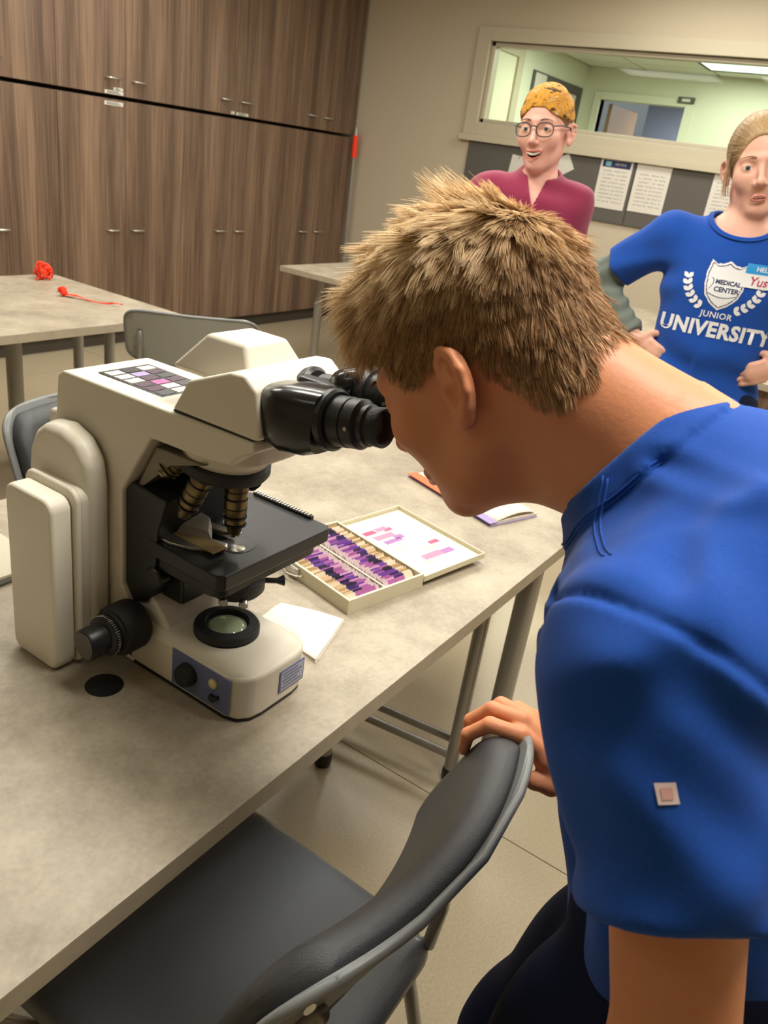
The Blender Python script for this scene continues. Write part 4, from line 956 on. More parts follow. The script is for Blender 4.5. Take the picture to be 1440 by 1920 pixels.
# hair strands: n curves as thin three sided tapering needles in one mesh, colour varied per strand
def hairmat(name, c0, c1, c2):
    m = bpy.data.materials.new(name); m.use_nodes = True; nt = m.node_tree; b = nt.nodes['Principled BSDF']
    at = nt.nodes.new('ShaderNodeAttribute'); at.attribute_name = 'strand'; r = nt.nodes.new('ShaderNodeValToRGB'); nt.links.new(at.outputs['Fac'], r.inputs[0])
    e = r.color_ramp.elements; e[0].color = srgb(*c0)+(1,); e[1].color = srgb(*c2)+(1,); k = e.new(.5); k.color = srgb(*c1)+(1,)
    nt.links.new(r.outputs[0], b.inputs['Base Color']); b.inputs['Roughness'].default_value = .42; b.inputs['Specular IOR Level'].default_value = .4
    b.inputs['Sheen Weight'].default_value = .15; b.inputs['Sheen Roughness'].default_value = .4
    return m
def strands(name, P, W, col_, m, parent, sides=3):
    # P: (n, k, 3) points, W: (k,) or (n,k) widths, col_: (n,k) in 0..1
    n, k, _ = P.shape; T = np.gradient(P, axis=1); T /= np.linalg.norm(T, axis=2, keepdims=True)+1e-9
    ref = np.random.RandomState(1).normal(size=(n, 1, 3)); B1 = np.cross(T, ref); B1 /= np.linalg.norm(B1, axis=2, keepdims=True)+1e-9; B2 = np.cross(T, B1)
    W = np.broadcast_to(W, (n, k))[..., None]
    vs = np.stack([P+(B1*math.cos(2*pi*j/sides)+B2*math.sin(2*pi*j/sides))*W for j in range(sides)], 2)      # n,k,s,3
    idx = np.arange(n*k*sides).reshape(n, k, sides); f = []
    for j in range(sides):
        j2 = (j+1) % sides; f.append(np.stack([idx[:, :-1, j], idx[:, :-1, j2], idx[:, 1:, j2], idx[:, 1:, j]], -1).reshape(-1, 4))
    f = np.concatenate(f); me = bpy.data.meshes.new(name); v = vs.reshape(-1, 3)
    me.vertices.add(len(v)); me.vertices.foreach_set('co', v.astype(f32).ravel()); me.loops.add(len(f)*4); me.loops.foreach_set('vertex_index', f.ravel().astype(np.int32))
    me.polygons.add(len(f)); me.polygons.foreach_set('loop_start', np.arange(0, len(f)*4, 4, dtype=np.int32)); me.polygons.foreach_set('use_smooth', np.ones(len(f), bool))
    me.update(calc_edges=True)
    a = me.attributes.new('strand', 'FLOAT', 'POINT'); a.data.foreach_set('value', np.repeat(np.broadcast_to(col_, (n, k))[..., None], sides, 2).astype(f32).ravel())
    o = link(name, me, m, parent); o['kind'] = 'stuff'; return o
def sample(v, f, mask, n, seed):
    r = np.random.RandomState(seed); f = f[mask]; a = v[f]; ar = np.linalg.norm(np.cross(a[:, 1]-a[:, 0], a[:, 3]-a[:, 0]), axis=1); i = r.choice(len(f), n, p=ar/ar.sum())
    u, w_ = r.rand(2, n, 1); q = a[i]; p = (q[:, 0]*(1-u)+q[:, 1]*u)*(1-w_)+(q[:, 3]*(1-u)+q[:, 2]*u)*w_
    nr = np.cross(q[:, 2]-q[:, 0], q[:, 3]-q[:, 1]); nr /= np.linalg.norm(nr, axis=1, keepdims=True)+1e-9; return p, nr
def rotm(a, b, c):
    R3 = Matrix.Rotation(a, 3, 'Z')@Matrix.Rotation(b, 3, 'X')@Matrix.Rotation(c, 3, 'Y'); return [list(r) for r in R3]

# ------------------------------------------------------------------ the boy at the microscope
BOY = thing('person', 'blond boy in a royal blue t-shirt bending over to look into the microscope', 'person', (.64, -.02, 0))
J = dict(nbr=.062, hT=(.658, .308, 1.284), hM=rotm(-.046, -.623, -.035), hs=1.05, nb=(.645, .118, 1.236), chest=(.640, .035, 1.115), pelvis=(.638, -.045, .88),
         shL=(.468, .045, 1.180), shR=(.805, .060, 1.170))
def grip(p):
    # right hand closed over the top edge of the chair back
    W = (.806, .146, .782)
    d = cap(p, W, (.797, .215, .826), .024, .029, flat=((0, -.55, .83), .52))
    for b, m1, m2, t in (((.770, .222, .835), (.757, .258, .838), (.752, .281, .812), (.755, .283, .785)),
                         ((.789, .230, .841), (.781, .268, .842), (.777, .291, .813), (.779, .291, .782)),
                         ((.808, .229, .836), (.804, .266, .837), (.801, .288, .809), (.801, .288, .781)),
                         ((.824, .220, .826), (.824, .250, .828), (.823, .271, .806), (.822, .274, .784))):
        f = smin(smin(cap(p, tuple(np.array(b)*.6+np.array(W)*.4), b, .0105, .0104), cap(p, b, m1, .0102, .0097), .004), smin(cap(p, m1, m2, .0097, .0088), cap(p, m2, t, .0087, .0076), .003), .003)
        d = smin(d, f, .005)
    th = sunion([cap(p, (.795, .160, .785), (.776, .172, .782), .0145, .0125), cap(p, (.776, .172, .782), (.764, .190, .786), .0118, .0100), cap(p, (.764, .190, .786), (.757, .206, .794), .0098, .0080)], .004)
    d = smin(d, cap(p, (.803, .155, .784), (.783, .190, .806), .017, .013), .008)
    return smin(d, th, .009)
elL, wrL = (.432, -.035, .915), (.462, .015, .700)
elR = (.862, -.070, .875)
def armsL(p):
    d = cap(p, J['shL'], elL, .048, .041); d = smin(d, cap(p, elL, (.445, -.01, .82), .040, .036), .02); d = smin(d, cap(p, (.445, -.01, .82), wrL, .036, .025, ), .02)
    return d
def armsR(p):
    d = cap(p, J['shR'], elR, .046, .038); d = smin(d, cap(p, elR, (.845, .03, .835), .037, .035), .02); return smin(d, cap(p, (.845, .03, .835), (.806, .146, .782), .035, .024), .02)
def boyskin(p):
    d = head_w(p, J); d = smin(d, neckfn(p, J, .056), .035)
    hp = headspace(p, J); d = smin(d, cap(p, tuple(np.array(J['hT'])+np.array(J['hM'])@np.array([0, -.055, -.02])), (.648, .112, 1.262), .050, .050), .04)
    d = smin(d, torsofn(p, J), .03)
    d = smin(d, armsL(p), .03); d = smin(d, armsR(p), .03)
    d = smin(d, near_only(p, (.79, .22, .81), .13, grip), .010)
    d = smin(d, near_only(p, (wrL[0], wrL[1], wrL[2]-.08), .14, lambda q: handfn(q, wrL, (.1, .15, -1), (1, .1, 0), (.2, 1, .1), (.35, .4, .3))), .012)
    for sx, hx, kn, an in ((-1, .560, (.552, .075, .46), (.548, -.03, .09)), (1, .715, (.722, .105, .46), (.722, .0, .09))):
        d = smin(d, limb(p, (hx, -.035, .86), kn, an, (.078, .052, .036), .03), .04)
        d = smin(d, cap(p, (an[0], an[1]-.015, .04), (an[0], an[1]+.13, .034), .030, .024), .03)
    return d
fz = [(.755, .87, .003), (1.10, 1.46, .0022)]
axb = [axis(.33, .93, .0035, [(.50, .80, .0024)]), axis(-.22, .50, .0035, [(.14, .46, .0024)]), axis(-.01, 1.45, .006, fz)]
def hairline(c):
    """true where head hair grows; c in head space"""
    y, z, x = c[:, 1], c[:, 2], np.abs(c[:, 0])
    pts = np.array([(-.14, .02), (-.118, -.02), (-.104, -.036), (-.085, -.043), (-.062, -.040), (-.050, -.014), (-.036, .010), (-.022, .026), (.004, .026), (.014, .014), (.024, .010), (.032, .024), (.040, .042), (.060, .060), (.075, .068), (.085, .078), (.10, .086), (.13, .090)])
    h = np.interp(y, pts[:, 0], pts[:, 1]); h = np.where(x < .045, np.where(y > .04, np.maximum(h, .076), h), h)
    return z > h
def boyreg(c):
    q = headspace(c, J); r = np.zeros(len(c)); r[hairline(q-A(0, 0, .004)) & (q[:, 2] > -.06) & (c[:, 2] > 1.12) & (np.abs(q[:, 0]) < .0765)] = 2; r[lipmask(q, 'closed') & (c[:, 2] > 1.05)] = 1; return r
bo, bv, bf = sdf_obj('body', boyskin, axb, [M['skin_boy'], M['lip'], M['scalp']], BOY, boyreg)
add_eyes(J, BOY, True, (0, 1, -.1))

# head hair: thousands of short strands, long and lifted on top, cropped on the sides
HM = hairmat('dark blond hair', (98, 66, 38), (192, 146, 94), (253, 222, 172))
def boyhair():
    q = headspace(bv[bf].mean(1), J); ear = (np.abs(q[:, 0]) > .0765) & (q[:, 2] < .03) & (q[:, 1] > -.04) & (q[:, 1] < .02)
    mask = hairline(q) & (q[:, 2] > -.06) & (bv[bf].mean(1)[:, 2] > 1.12) & ~ear
    n = 70000; p, nr = sample(bv, bf, mask, n, 3); r = np.random.RandomState(5); Mh = np.array(J['hM'])
    l = headspace(p.astype(f32), J); ln = nr@Mh
    x, y, z = l[:, 0], l[:, 1], l[:, 2]
    top = np.clip((z-.062)/.045, 0, 1); front = np.clip((y-.03)/.06, 0, 1); back = np.clip((-y-.02)/.07, 0, 1)
    # combed away from a crown at the back of the top, forward over the forehead, down at the sides
    cr = np.array([.022, -.078, .100]); away = l-cr; away -= ln*(away*ln).sum(1, keepdims=True); away /= np.linalg.norm(away, axis=1, keepdims=True)+1e-6
    comb = away+np.array([0, .35, 0])*(1-back)[:, None]+np.array([0, 0, -.55])*(1-top)[:, None]+np.cross(ln, away)*.10
    comb /= np.linalg.norm(comb, axis=1, keepdims=True)+1e-6
    # clumps: strands share the waver of the nearest seed
    sd_ = r.choice(n, 2600, replace=False); ci = np.empty(n, int)
    for i in range(0, n, 4000): ci[i:i+4000] = ((l[i:i+4000, None, :]-l[sd_][None])**2).sum(2).argmin(1)
    cj = r.normal(size=(2600, 3))[ci]; cl_ = (.75+.5*r.rand(2600))[ci]; cbr = r.normal(size=2600)[ci]
    L = .013+.030*top+.016*front*(z > .05)+.012*np.clip((z-.0)/.06, 0, 1)*(1-top); nape = np.clip((-y-.06)/.03, 0, 1)*(z < .03); L += .018*front*top+.006*nape; L *= cl_*(.85+.3*r.rand(n))
    lift = (.16+.26*top*(1-.6*back)+.60*front+.16*nape)*(.8+.4*r.rand(n))
    d0 = ln*lift[:, None]+comb+cj*(.05+.20*top[:, None])+r.normal(size=(n, 3))*.09
    d0 /= np.linalg.norm(d0, axis=1, keepdims=True)
    fall = comb*.35+np.array([0, .20, -.42])*(front*(1-.6*top))[:, None]+np.array([0, 0, -.26])
    K = 6; pts = [l-ln*.0015]; d = d0
    for k in range(1, K):
        d = d+fall*.20+cj*.03; d += ln*np.maximum(0, .10-(d*ln).sum(1, keepdims=True)); d /= np.linalg.norm(d, axis=1, keepdims=True)
        nxt = pts[-1]+d*(L/(K-1))[:, None]
        e = (nxt-np.array([0, -.006, .040]))/np.array([.0775, .101, .090]); rr_ = np.linalg.norm(e, axis=1, keepdims=True)
        push = (z > .0)[:, None] & (rr_ < 1.0)
        nxt = np.where(push, np.array([0, -.006, .040])+e/rr_*np.array([.0775, .101, .090]), nxt); pts.append(nxt)
    P0 = np.stack(pts, 1); tt = np.linspace(0, 1, K)[None, :, None]; pull = (.08+.30*top)[:, None, None]*tt**1.6
    P0 = P0*(1-pull)+P0[sd_][ci]*pull
    pts = [P0[:, k] for k in range(K)]
    P = np.stack(pts, 1)*J['hs']@Mh.T+np.array(J['hT'])
    base = .28+.50*top+.14*front+.07*cbr+r.normal(size=n)*.10+.06*back  # paler towards the top: overhead light put into the strand colour
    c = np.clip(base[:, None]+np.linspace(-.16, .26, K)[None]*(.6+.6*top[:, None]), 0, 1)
    Wd = np.array([.00036, .00038, .00034, .00028, .00020, .00008])[None]*(.8+.5*r.rand(n, 1))
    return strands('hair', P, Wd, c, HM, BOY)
boyhair()
def brow_strands(J, root, inv, m, n=160, col0=.3, seed=9, th=1.):
    r = np.random.RandomState(seed); Mh = np.array(J['hM']); out = []
    for sx in (-1, 1):
        u = r.rand(n); x = sx*(.014+.034*u); z = .0195+.006*np.sin(pi*(.15+.75*u))+.0035*(r.rand(n)-.5)*(1.2-u)*th; y = .0985-.30*np.maximum(np.abs(x)-.01, 0)**1.15*1.6
        a = np.stack([x, y+.0005, z], 1); d = np.stack([sx*(.8+.2*u), -.45*u, .35-.55*u], 1)*.0065
        out.append(np.stack([a+d*t+np.array([0, .0007*math.sin(pi*t), 0]) for t in (0, .33, .66, 1)], 1))
    P = np.concatenate(out)*J['hs']@Mh.T+np.array(J['hT'])
    return child(strands('eyebrows', P, np.array([.0004, .0004, .0003, .0001]), np.full((len(P), 4), col0), m, root), inv)
brow_strands(J, BOY, True, HM)

# t-shirt
n_col = np.array([.05, .86, .50]); n_col /= np.linalg.norm(n_col); c_col = np.array([.650, .158, 1.243])
def boyshirt_outer(p):
    x, y, z = p[:, 0], p[:, 1], p[:, 2]
    t = torsofn(p, J, 1.02)-.014
    t = smin(t, ell(p, (.640, .018, 1.205), (.150, .105, .108)), .05)
    t = smin(t, cap(p, (.635, .055, 1.13), (.640, -.020, .83), .090, .102, flat=((1, 0, 0), 1.45)), .06)
    t = smin(t, cap(p, (.645, .08, 1.215), tuple(c_col), .074, .0630), .04); t = smin(t, ell(p, (.510, .083, 1.148), (.072, .066, .070)), .05)
    fold = .0045*np.sin(26*(z+.35*y)+14*x+2.2*np.sin(9*y+11*x))*np.clip((1.22-z)/.12, 0, 1)
    fold += .0030*np.sin(60*(y-.5*z)+20*x+2*np.sin(22*z))*np.clip((1.30-z)/.1, 0, 1)
    t = t+fold+.0032*np.sin(30*x-38*y+22*z+2.4*np.sin(17*x+13*y))*np.clip((.60-x)/.08, 0, 1)
    # creases: where the cloth dips towards the arm hole and pulls over the shoulder
    for a, b, w_, dp in (((.50, .035, 1.285), (.42, -.005, 1.245), .016, .010), ((.49, .085, 1.262), (.455, .062, 1.235), .009, .005), ((.53, .13, 1.20), (.47, .115, 1.205), .006, .004), ((.52, .15, 1.17), (.46, .12, 1.19), .006, .004), ((.58, .12, 1.27), (.53, .06, 1.29), .008, .003)):
        cr_ = cap(p, a, b, 0.0); t = t+dp*np.exp(-(cr_/w_)**2)-dp*.45*np.exp(-((cr_-2.0*w_)/w_)**2)
    hemL = (.424, -.004, 1.072)
    s1 = cap(p, (.474, .062, 1.170), hemL, .0750, .0700)
    q = p-A(.43, .02, 1.09); s1 = s1+.0030*np.sin(q@A(38, 55, 22)+2*np.sin(q@A(-20, 25, 40)))+.0014*np.sin(q@A(95, -30, 80))
    a = A(*hemL)-A(.474, .052, 1.172); a = a/np.linalg.norm(a)
    s1 = smax(s1, (p-A(*hemL)-A(0, 0, -.012))@a-.004, .004)
    s2 = cap(p, (.800, .065, 1.168), (.848, -.012, 1.015), .070, .067); a2 = A(.048, -.077, -.153); a2 = a2/np.linalg.norm(a2); s2 = smax(s2, (p-A(.848, -.012, 1.015))@a2, .004)
    d = smin(t, s1, .012); d = smin(d, s2, .02)
    # yoke seam: a shallow groove around the arm hole
    pl = (p-A(.452, .04, 1.19))@A(*unit((-.72, .12, -.55)))
    d = d+np.where(x < .56, .0030*np.exp(-(pl/.0035)**2)-.0026*np.clip(pl/.006, 0, 1)*np.clip(1-pl/.05, 0, 1), 0)
    # neck band
    h = (p-A(*c_col))@A(*n_col); near = np.linalg.norm(p-A(*c_col), axis=1) < .12
    d = d-np.where(near, .0022*np.clip((h+.0235)/.002, 0, 1), 0)+np.where(near, .0012*np.exp(-((h+.026)/.0018)**2), 0)
    return d
def boyshirt(p):
    o = boyshirt_outer(p); d = smax(o, -(o+.0095), .002)
    h = (p-A(*c_col))@A(*n_col); near = np.linalg.norm(p-A(*c_col), axis=1) < .14
    d = np.where(near, smax(d, h-.001, .002), d)
    zc = .815+.018*np.sin(14*p[:, 0]+9*p[:, 1])
    d = smax(d, zc-p[:, 2], .003)
    # open sleeve ends: carve the tube out past the hem plane
    return d
def carve_sleeve(p):
    d = boyshirt(p)
    c1 = cap(p, (.45, .025, 1.13), (.412, -.030, .98), .0575, .0590); c2 = cap(p, (.83, .02, 1.08), (.87, -.05, .93), .062, .061)
    d = smax(d, -c1, .002); return smax(d, -c2, .002)
axs = [axis(.33, .95, .0032), axis(-.20, .26, .0032), axis(.78, 1.37, .0032)]
so, sv, sf = sdf_obj('t_shirt', carve_sleeve, axs, [M['tee']], BOY, smooth_it=2)
# trousers and shoes
def pants(p):
    x, y, z = p[:, 0], p[:, 1], p[:, 2]
    d = ell(p, (.638, -.042, .885), (.158, .112, .115))
    d = smin(d, ell(p, (.700, .030, .880), (.080, .068, .080)), .05)
    for sx, hx, kn, an in ((-1, .560, (.552, .072, .46), (.548, -.03, .10)), (1, .715, (.722, .098, .46), (.722, .0, .10))):
        d = smin(d, limb(p, (hx, -.025, .86), kn, an, (.100, .080, .062), .04), .05)
    d = d+.006*np.sin(18*(z+.6*y)+10*x+2*np.sin(16*z+9*x))+.003*np.sin(45*(y+.4*z)+22*x)
    return smax(smax(d, z-.955, .004), .075-z, .004)
sdf_obj('trousers', pants, [axis(.42, .84, .006), axis(-.20, .22, .006), axis(.06, .98, .006)], [M['navy']], BOY)
def shoe_pair(root, feet, inv, m='black'):
    for cx, cy, yaw in feet:
        def sh(p):
            q = p-A(cx, cy, 0); c_, s_ = math.cos(-yaw), math.sin(-yaw); q = np.stack([q[:, 0]*c_-q[:, 1]*s_, q[:, 0]*s_+q[:, 1]*c_, q[:, 2]], 1)
            d = smin(cap(q, (0, -.03, .045), (0, .155, .038), .041, .038, flat=((0, 0, 1), 1.0)), cap(q, (0, -.035, .05), (0, -.03, .10), .042, .040), .03)
            return smax(d, .004-p[:, 2], .004)
        child(sdf_obj('shoe', sh, [axis(cx-.16, cx+.16, .006), axis(cy-.22, cy+.22, .006), axis(-.01, .16, .006)], [M[m]], root)[0], inv)
shoe_pair(BOY, [(.548, -.03, 0), (.722, .0, 0)], True)

# sticker on the sleeve, laid on the cloth; stitched seams
def seam_on(bvh, A_, B_, dirn, r, name, parent, n=26, wob=0):
    pts = []
    for i in range(n+1):
        q = Vector(A_).lerp(Vector(B_), i/n)+Vector((wob*math.sin(pi*i/n), 0, 0)); h = bvh.ray_cast(q-Vector(dirn).normalized()*.15, Vector(dirn).normalized(), .4)
        if h[0] is not None: pts.append(h[0]+h[1]*r*.15)
    return MB().tube(pts, r, 8).obj(name, M['tee'], parent, smooth=180) if len(pts) > 3 else None
def drape(me_v, me_f, o, dirn, off, name, m, parent, subdiv=0):
    pass
bvh_shirt = BVHTree.FromPolygons([tuple(v) for v in sv], [tuple(f) for f in sf])
def project(vs, fs, bvh, origin, X, Y, N, off, name, m, parent, solid=0):
    out = []
    for a, b, c in vs:
        st_ = origin+X*a+Y*b+N*.10; h = bvh.ray_cast(st_, -N, .3)
        q = h[0] if h[0] is not None else origin+X*a+Y*b
        out.append(q+N*off)
    mb = MB(); mb.add(out, fs); o = mb.obj(name, m, parent, smooth=180); return o
seam_on(bvh_shirt, (.570, .1495, 1.25), (.484, .112, 1.22), (.25, .1, -1), .0009, 'shoulder_seam', so)
seam_on(bvh_shirt, (.572, .154, 1.25), (.486, .1165, 1.22), (.25, .1, -1), .0009, 'shoulder_seam', so)
nv = Vector(n_col); cv = Vector(c_col); e1_ = Vector((1, 0, 0)); e1_ = (e1_-nv*e1_.dot(nv)).normalized(); e2_ = nv.cross(e1_)
for rr0, hh0, r_, nm in ((None, -.0015, .0026, 'collar'), (None, -.0215, .0011, 'collar_seam'), (None, -.0245, .0008, 'collar_seam')):
    ring = []
    for k in range(72):
        rd = e1_*math.cos(2*pi*k/72)+e2_*math.sin(2*pi*k/72); q = cv+nv*hh0+rd*(.0640 if nm == 'collar' else .085)
        h = bvh_shirt.find_nearest(q); ring.append(q if nm == 'collar' and (h[0]-q).length > .012 else h[0]+(h[1]*.0009 if nm != 'collar' else Vector()))
    for _ in range(3): ring = [(ring[k-1]+2*ring[k]+ring[(k+1) % 72])/4 for k in range(72)]
    MB().tube(ring+[ring[0]], r_, 8, False).obj(nm, M['tee'], so, smooth=180)
N_ = Vector((-.62, -.32, .35)).normalized(); Xs = Vector((.45, -.86, 0)).normalized(); Xs = (Xs-N_*Xs.dot(N_)).normalized(); Ys = N_.cross(Xs)
rt = Matrix.Rotation(.30, 3, N_); Xs = rt@Xs; Ys = rt@Ys
g = [(i*.0022-.0055, j*.0022-.0055, 0) for j in range(6) for i in range(6)]; gf = [(j*6+i, j*6+i+1, (j+1)*6+i+1, (j+1)*6+i) for j in range(5) for i in range(5)]
stc = Vector((.363, .014, 1.166))
so_ = project(g, gf, bvh_shirt, stc, Xs, Ys, N_, .0008, 'sticker', mat('white sticker', srgb(232, 208, 204), .5), so)
so_['label'] = 'small square white sticker on the sleeve'
g2 = [(a*.55, b*.55, 0) for a, b, c in g]
project(g2, gf, bvh_shirt, stc, Xs, Ys, N_, .0011, 'sticker_print', mat('pale red print', srgb(222, 170, 164), .5), so_)

# ------------------------------------------------------------------ generic dressed standing figure (local frame: x to the person's right, y forward)
def put(label, loc, fwd):
    yaw = math.atan2(-fwd[0], fwd[1]); return thing('person', label, 'person', loc, yaw)
def legsfn(p, J, r=(.080, .056, .038)):
    d = None
    for s_ in ('R', 'L'):
        q = limb(p, J['hip'+s_], J['kn'+s_], J['an'+s_], r, .03); a = J['an'+s_]
        q = smin(q, cap(p, (a[0], a[1]-.015, .045), (a[0], a[1]+.13, .034), .030, .024), .03); d = q if d is None else smin(d, q, .02)
    return d
def figure(root, J, skin, mouth, hands, axes, hk={}):
    def fn(p):
        d = head_w(p, J, mouth=mouth, **hk); d = smin(d, neckfn(p, J, J.get('nr', .050)), .03); d = smin(d, torsofn(p, J, J.get('w', .92)), .03)
        for s_ in ('R', 'L'): d = smin(d, limb(p, J['sh'+s_], J['el'+s_], J['wr'+s_], (.042, .036, .023)), .03)
        for h in hands: d = smin(d, near_only(p, np.array(h['W'])+unit(h['D'])*.07, .13, lambda q: handfn(q, **h)), .010)
        return smin(d, legsfn(p, J), .04)
    def reg(c):
        q = headspace(c, J); r = np.zeros(len(c)); up = c[:, 2] > J['hT'][2]-.14; r[lipmask(q, mouth) & up] = 1; r[cavmask(q, mouth) & up] = 2; return r
    o, v, f = sdf_obj('body', fn, axes, [M[skin], M['lip'], M['mouth']], root, reg); child(o, False)
    add_eyes(J, root, False); return o, v, f
def legwear(root, J, name, m, top, off=.020, flare=.012):
    def fn(p):
        d = smin(legsfn(p, J, (.084+off*.4, .056+off, .040+off+flare)), ell(p, J['pelvis'], (.160, .115, .13)), .05)
        d = d+.004*np.sin(20*(p[:, 2]+.5*p[:, 1])+12*p[:, 0]); return smax(smax(d, p[:, 2]-top, .004), .07-p[:, 2], .004)
    x0 = min(J['hipR'][0], J['hipL'][0])-.22; x1 = max(J['hipR'][0], J['hipL'][0])+.22
    child(sdf_obj(name, fn, [axis(x0, x1, .008), axis(-.25, .30, .008), axis(.05, top+.03, .008)], [m], root)[0], False)
def shell(o, t=.006): return smax(o, -(o+t), .002)

# ------------------------------------------------------------------ the girl in the printed t-shirt
GIRL = put('girl in a printed royal blue t-shirt over grey sleeves, hands on her hips', (2.35, .45, 0), (-.982, -.19))
JG = dict(hT=(.004, .000, 1.541), hM=rotm(.06, -.03, .20), hs=.97, nb=(0, -.005, 1.385), nr=.047, throat=-.002, chest=(0, .0, 1.245), pelvis=(0, -.005, .93), w=.98,
          shR=(.160, -.005, 1.345), shL=(-.165, -.005, 1.352), elR=(.345, -.055, 1.195), elL=(-.345, -.055, 1.20), wrR=(.190, .045, 1.070), wrL=(-.195, .050, 1.075),
          hipR=(.085, 0, .90), hipL=(-.085, 0, .90), knR=(.10, .02, .48), knL=(-.10, .02, .48), anR=(.11, -.02, .09), anL=(-.11, -.02, .09))
hg = [dict(W=JG['wrR'], D=(-.75, .25, -.35), N=(-.35, -.8, 0), S=(0, .1, 1), curl=(.35, .4, .3), sc=.9), dict(W=JG['wrL'], D=(.75, .25, -.35), N=(.35, -.8, 0), S=(0, .1, 1), curl=(.35, .4, .3), sc=.9)]
axg = [axis(-.50, .50, .0065, [(-.095, .095, .0021), (-.30, -.095, .004), (.095, .28, .004)]), axis(-.22, .26, .0055, [(.02, .14, .0023)]), axis(-.005, 1.69, .0075, [(1.0, 1.12, .0045), (1.40, 1.69, .0023)])]
go, gv, gf_ = figure(GIRL, JG, 'skin_girl', 'open', hg, axg, dict(jaw=.92, brow=.7, cheek=1.3, eye=.9))
def strip_teeth(J, root, n, zc, w_, mouth):
    Mh = Matrix([list(r) for r in J['hM']]); T_ = Vector(J['hT']); s_ = J['hs']; k = {'smile': 14., 'open': -3.}[mouth]
    tt = None
    for i in range(n):
        x = (i-(n-1)/2)*w_; y = .0925-x*x*9; z = zc+k*x*x; hh = .0035 if abs(x) < .012 else .003
        q = T_+Mh@Vector((x, y, z))*s_
        m = MB().box(q, (w_*.92*s_, .004*s_, hh*2*s_), Mh); t_ = m.obj('tooth', M['teeth'], root, bevel=.0008); child(t_, False)
strip_teeth(JG, GIRL, 6, -.0700, .0050, 'open')
GH = hairmat('pale blond hair', (140, 108, 72), (196, 162, 116), (232, 206, 164))
brow_strands(JG, GIRL, False, hairmat('fair brow', (150, 112, 78), (160, 122, 86), (180, 140, 100)), n=120, col0=.4)
# pulled back hair: a cap that hugs the skull, strands over it, pony tail behind
def facecut(q): return ell(q, (0, .108, -.022), (.0655, .090, .098))
def capfn(J, off, cut=0., low=-.050):
    def fn(p):
        q = headspace(p, J); sk = ell(q, (0, -.008, .043), (.0765+off, .100+off, .089+off)); sk = smin(sk, ell(q, (0, -.045, .01), (.066+off, .062+off, .064+off)), .03)
        d = smax(sk, -(facecut(q)-cut), .008); d = smax(d, low-q[:, 2]-.25*np.clip(q[:, 1], -1, .02), .006)
        ear = ell(np.concatenate([np.abs(q[:, 0:1]), q[:, 1:]], 1), (.082, -.008, -.012), (.016, .024, .034)); return smax(d, -ear, .004)*J['hs']
    return fn
axh = lambda J, s_=.0028: [axis(J['hT'][0]-.12, J['hT'][0]+.12, s_), axis(J['hT'][1]-.17, J['hT'][1]+.13, s_), axis(J['hT'][2]-.10, J['hT'][2]+.16, s_)]
hm_g = mat('blond hair mass', srgb(178, 146, 102), .5, var=.12, vs=200, stretch=(1, 1, .2))
hg_o, hgv, hgf = sdf_obj('hair', capfn(JG, .003), axh(JG), [hm_g], GIRL, smooth_it=3); child(hg_o, False)
def pulled(J, v, f, root, m, n, anchor, L, seed, wid=.00045):
    p, nr = sample(v, f, np.ones(len(f), bool), n, seed); Mh = np.array(J['hM']); l = headspace(p.astype(f32), J); ln = nr@Mh; r = np.random.RandomState(seed)
    ok = (facecut(l.astype(f32)) > .001); l, ln = l[ok], ln[ok]; n = len(l); K = 6; pts = [l]; d = None
    for k in range(1, K):
        q = pts[-1]; t = np.array(anchor)-q; c_ = (q-np.array([0, -.008, .03])); nn = c_/np.linalg.norm(c_, axis=1, keepdims=True)
        t = t-nn*(t*nn).sum(1, keepdims=True); t /= np.linalg.norm(t, axis=1, keepdims=True)+1e-6; t = t+r.normal(size=(n, 3))*.05
        nx_ = q+t*(L/(K-1)); c2 = nx_-np.array([0, -.008, .03]); nx_ = np.array([0, -.008, .03])+c2/np.linalg.norm(c2, axis=1, keepdims=True)*np.linalg.norm(c_, axis=1, keepdims=True)*(1-.004*k); pts.append(nx_)
    P = np.stack(pts, 1)+ln[:, None]*np.linspace(.0004, .0012, K)[None, :, None]; P = P*J['hs']@Mh.T+np.array(J['hT'])
    c = np.clip(.5+r.normal(size=(n, 1))*.22+np.zeros((1, K)), 0, 1); return child(strands('hair_strands', P, np.array([wid]*5+[wid*.3]), c, m, root), False)
pulled(JG, hgv, hgf, GIRL, GH, 15000, (0, -.12, .02), .055, 4, .00026)
def wisps(J, root, m, pts_, n, seed, spread=.004):
    r = np.random.RandomState(seed); Mh = np.array(J['hM']); A_ = np.array(pts_, float); K = len(A_); out = A_[None]+r.normal(size=(n, 1, 3))*spread*np.linspace(.4, 1, K)[None, :, None]+np.cumsum(r.normal(size=(n, K, 3))*.0008, 1)
    P = out*J['hs']@Mh.T+np.array(J['hT']); return child(strands('loose_hair', P, np.full(K, .0004), np.clip(.55+r.normal(size=(n, 1))*.2+np.zeros((1, K)), 0, 1), m, root), False)
wisps(JG, GIRL, GH, [(.060, .055, .075), (.072, .042, .045), (.077, .034, .01), (.079, .026, -.02), (.080, .022, -.045), (.079, .02, -.065)], 34, 3, .004)
wisps(JG, GIRL, GH, [(-.060, .055, .075), (-.072, .042, .045), (-.077, .034, .01), (-.079, .026, -.03), (-.080, .02, -.06)], 30, 5, .004)
wisps(JG, GIRL, GH, [(0, -.10, .05), (0, -.14, .03), (0, -.155, -.03), (.005, -.15, -.10), (.01, -.14, -.17)], 900, 6, .011)
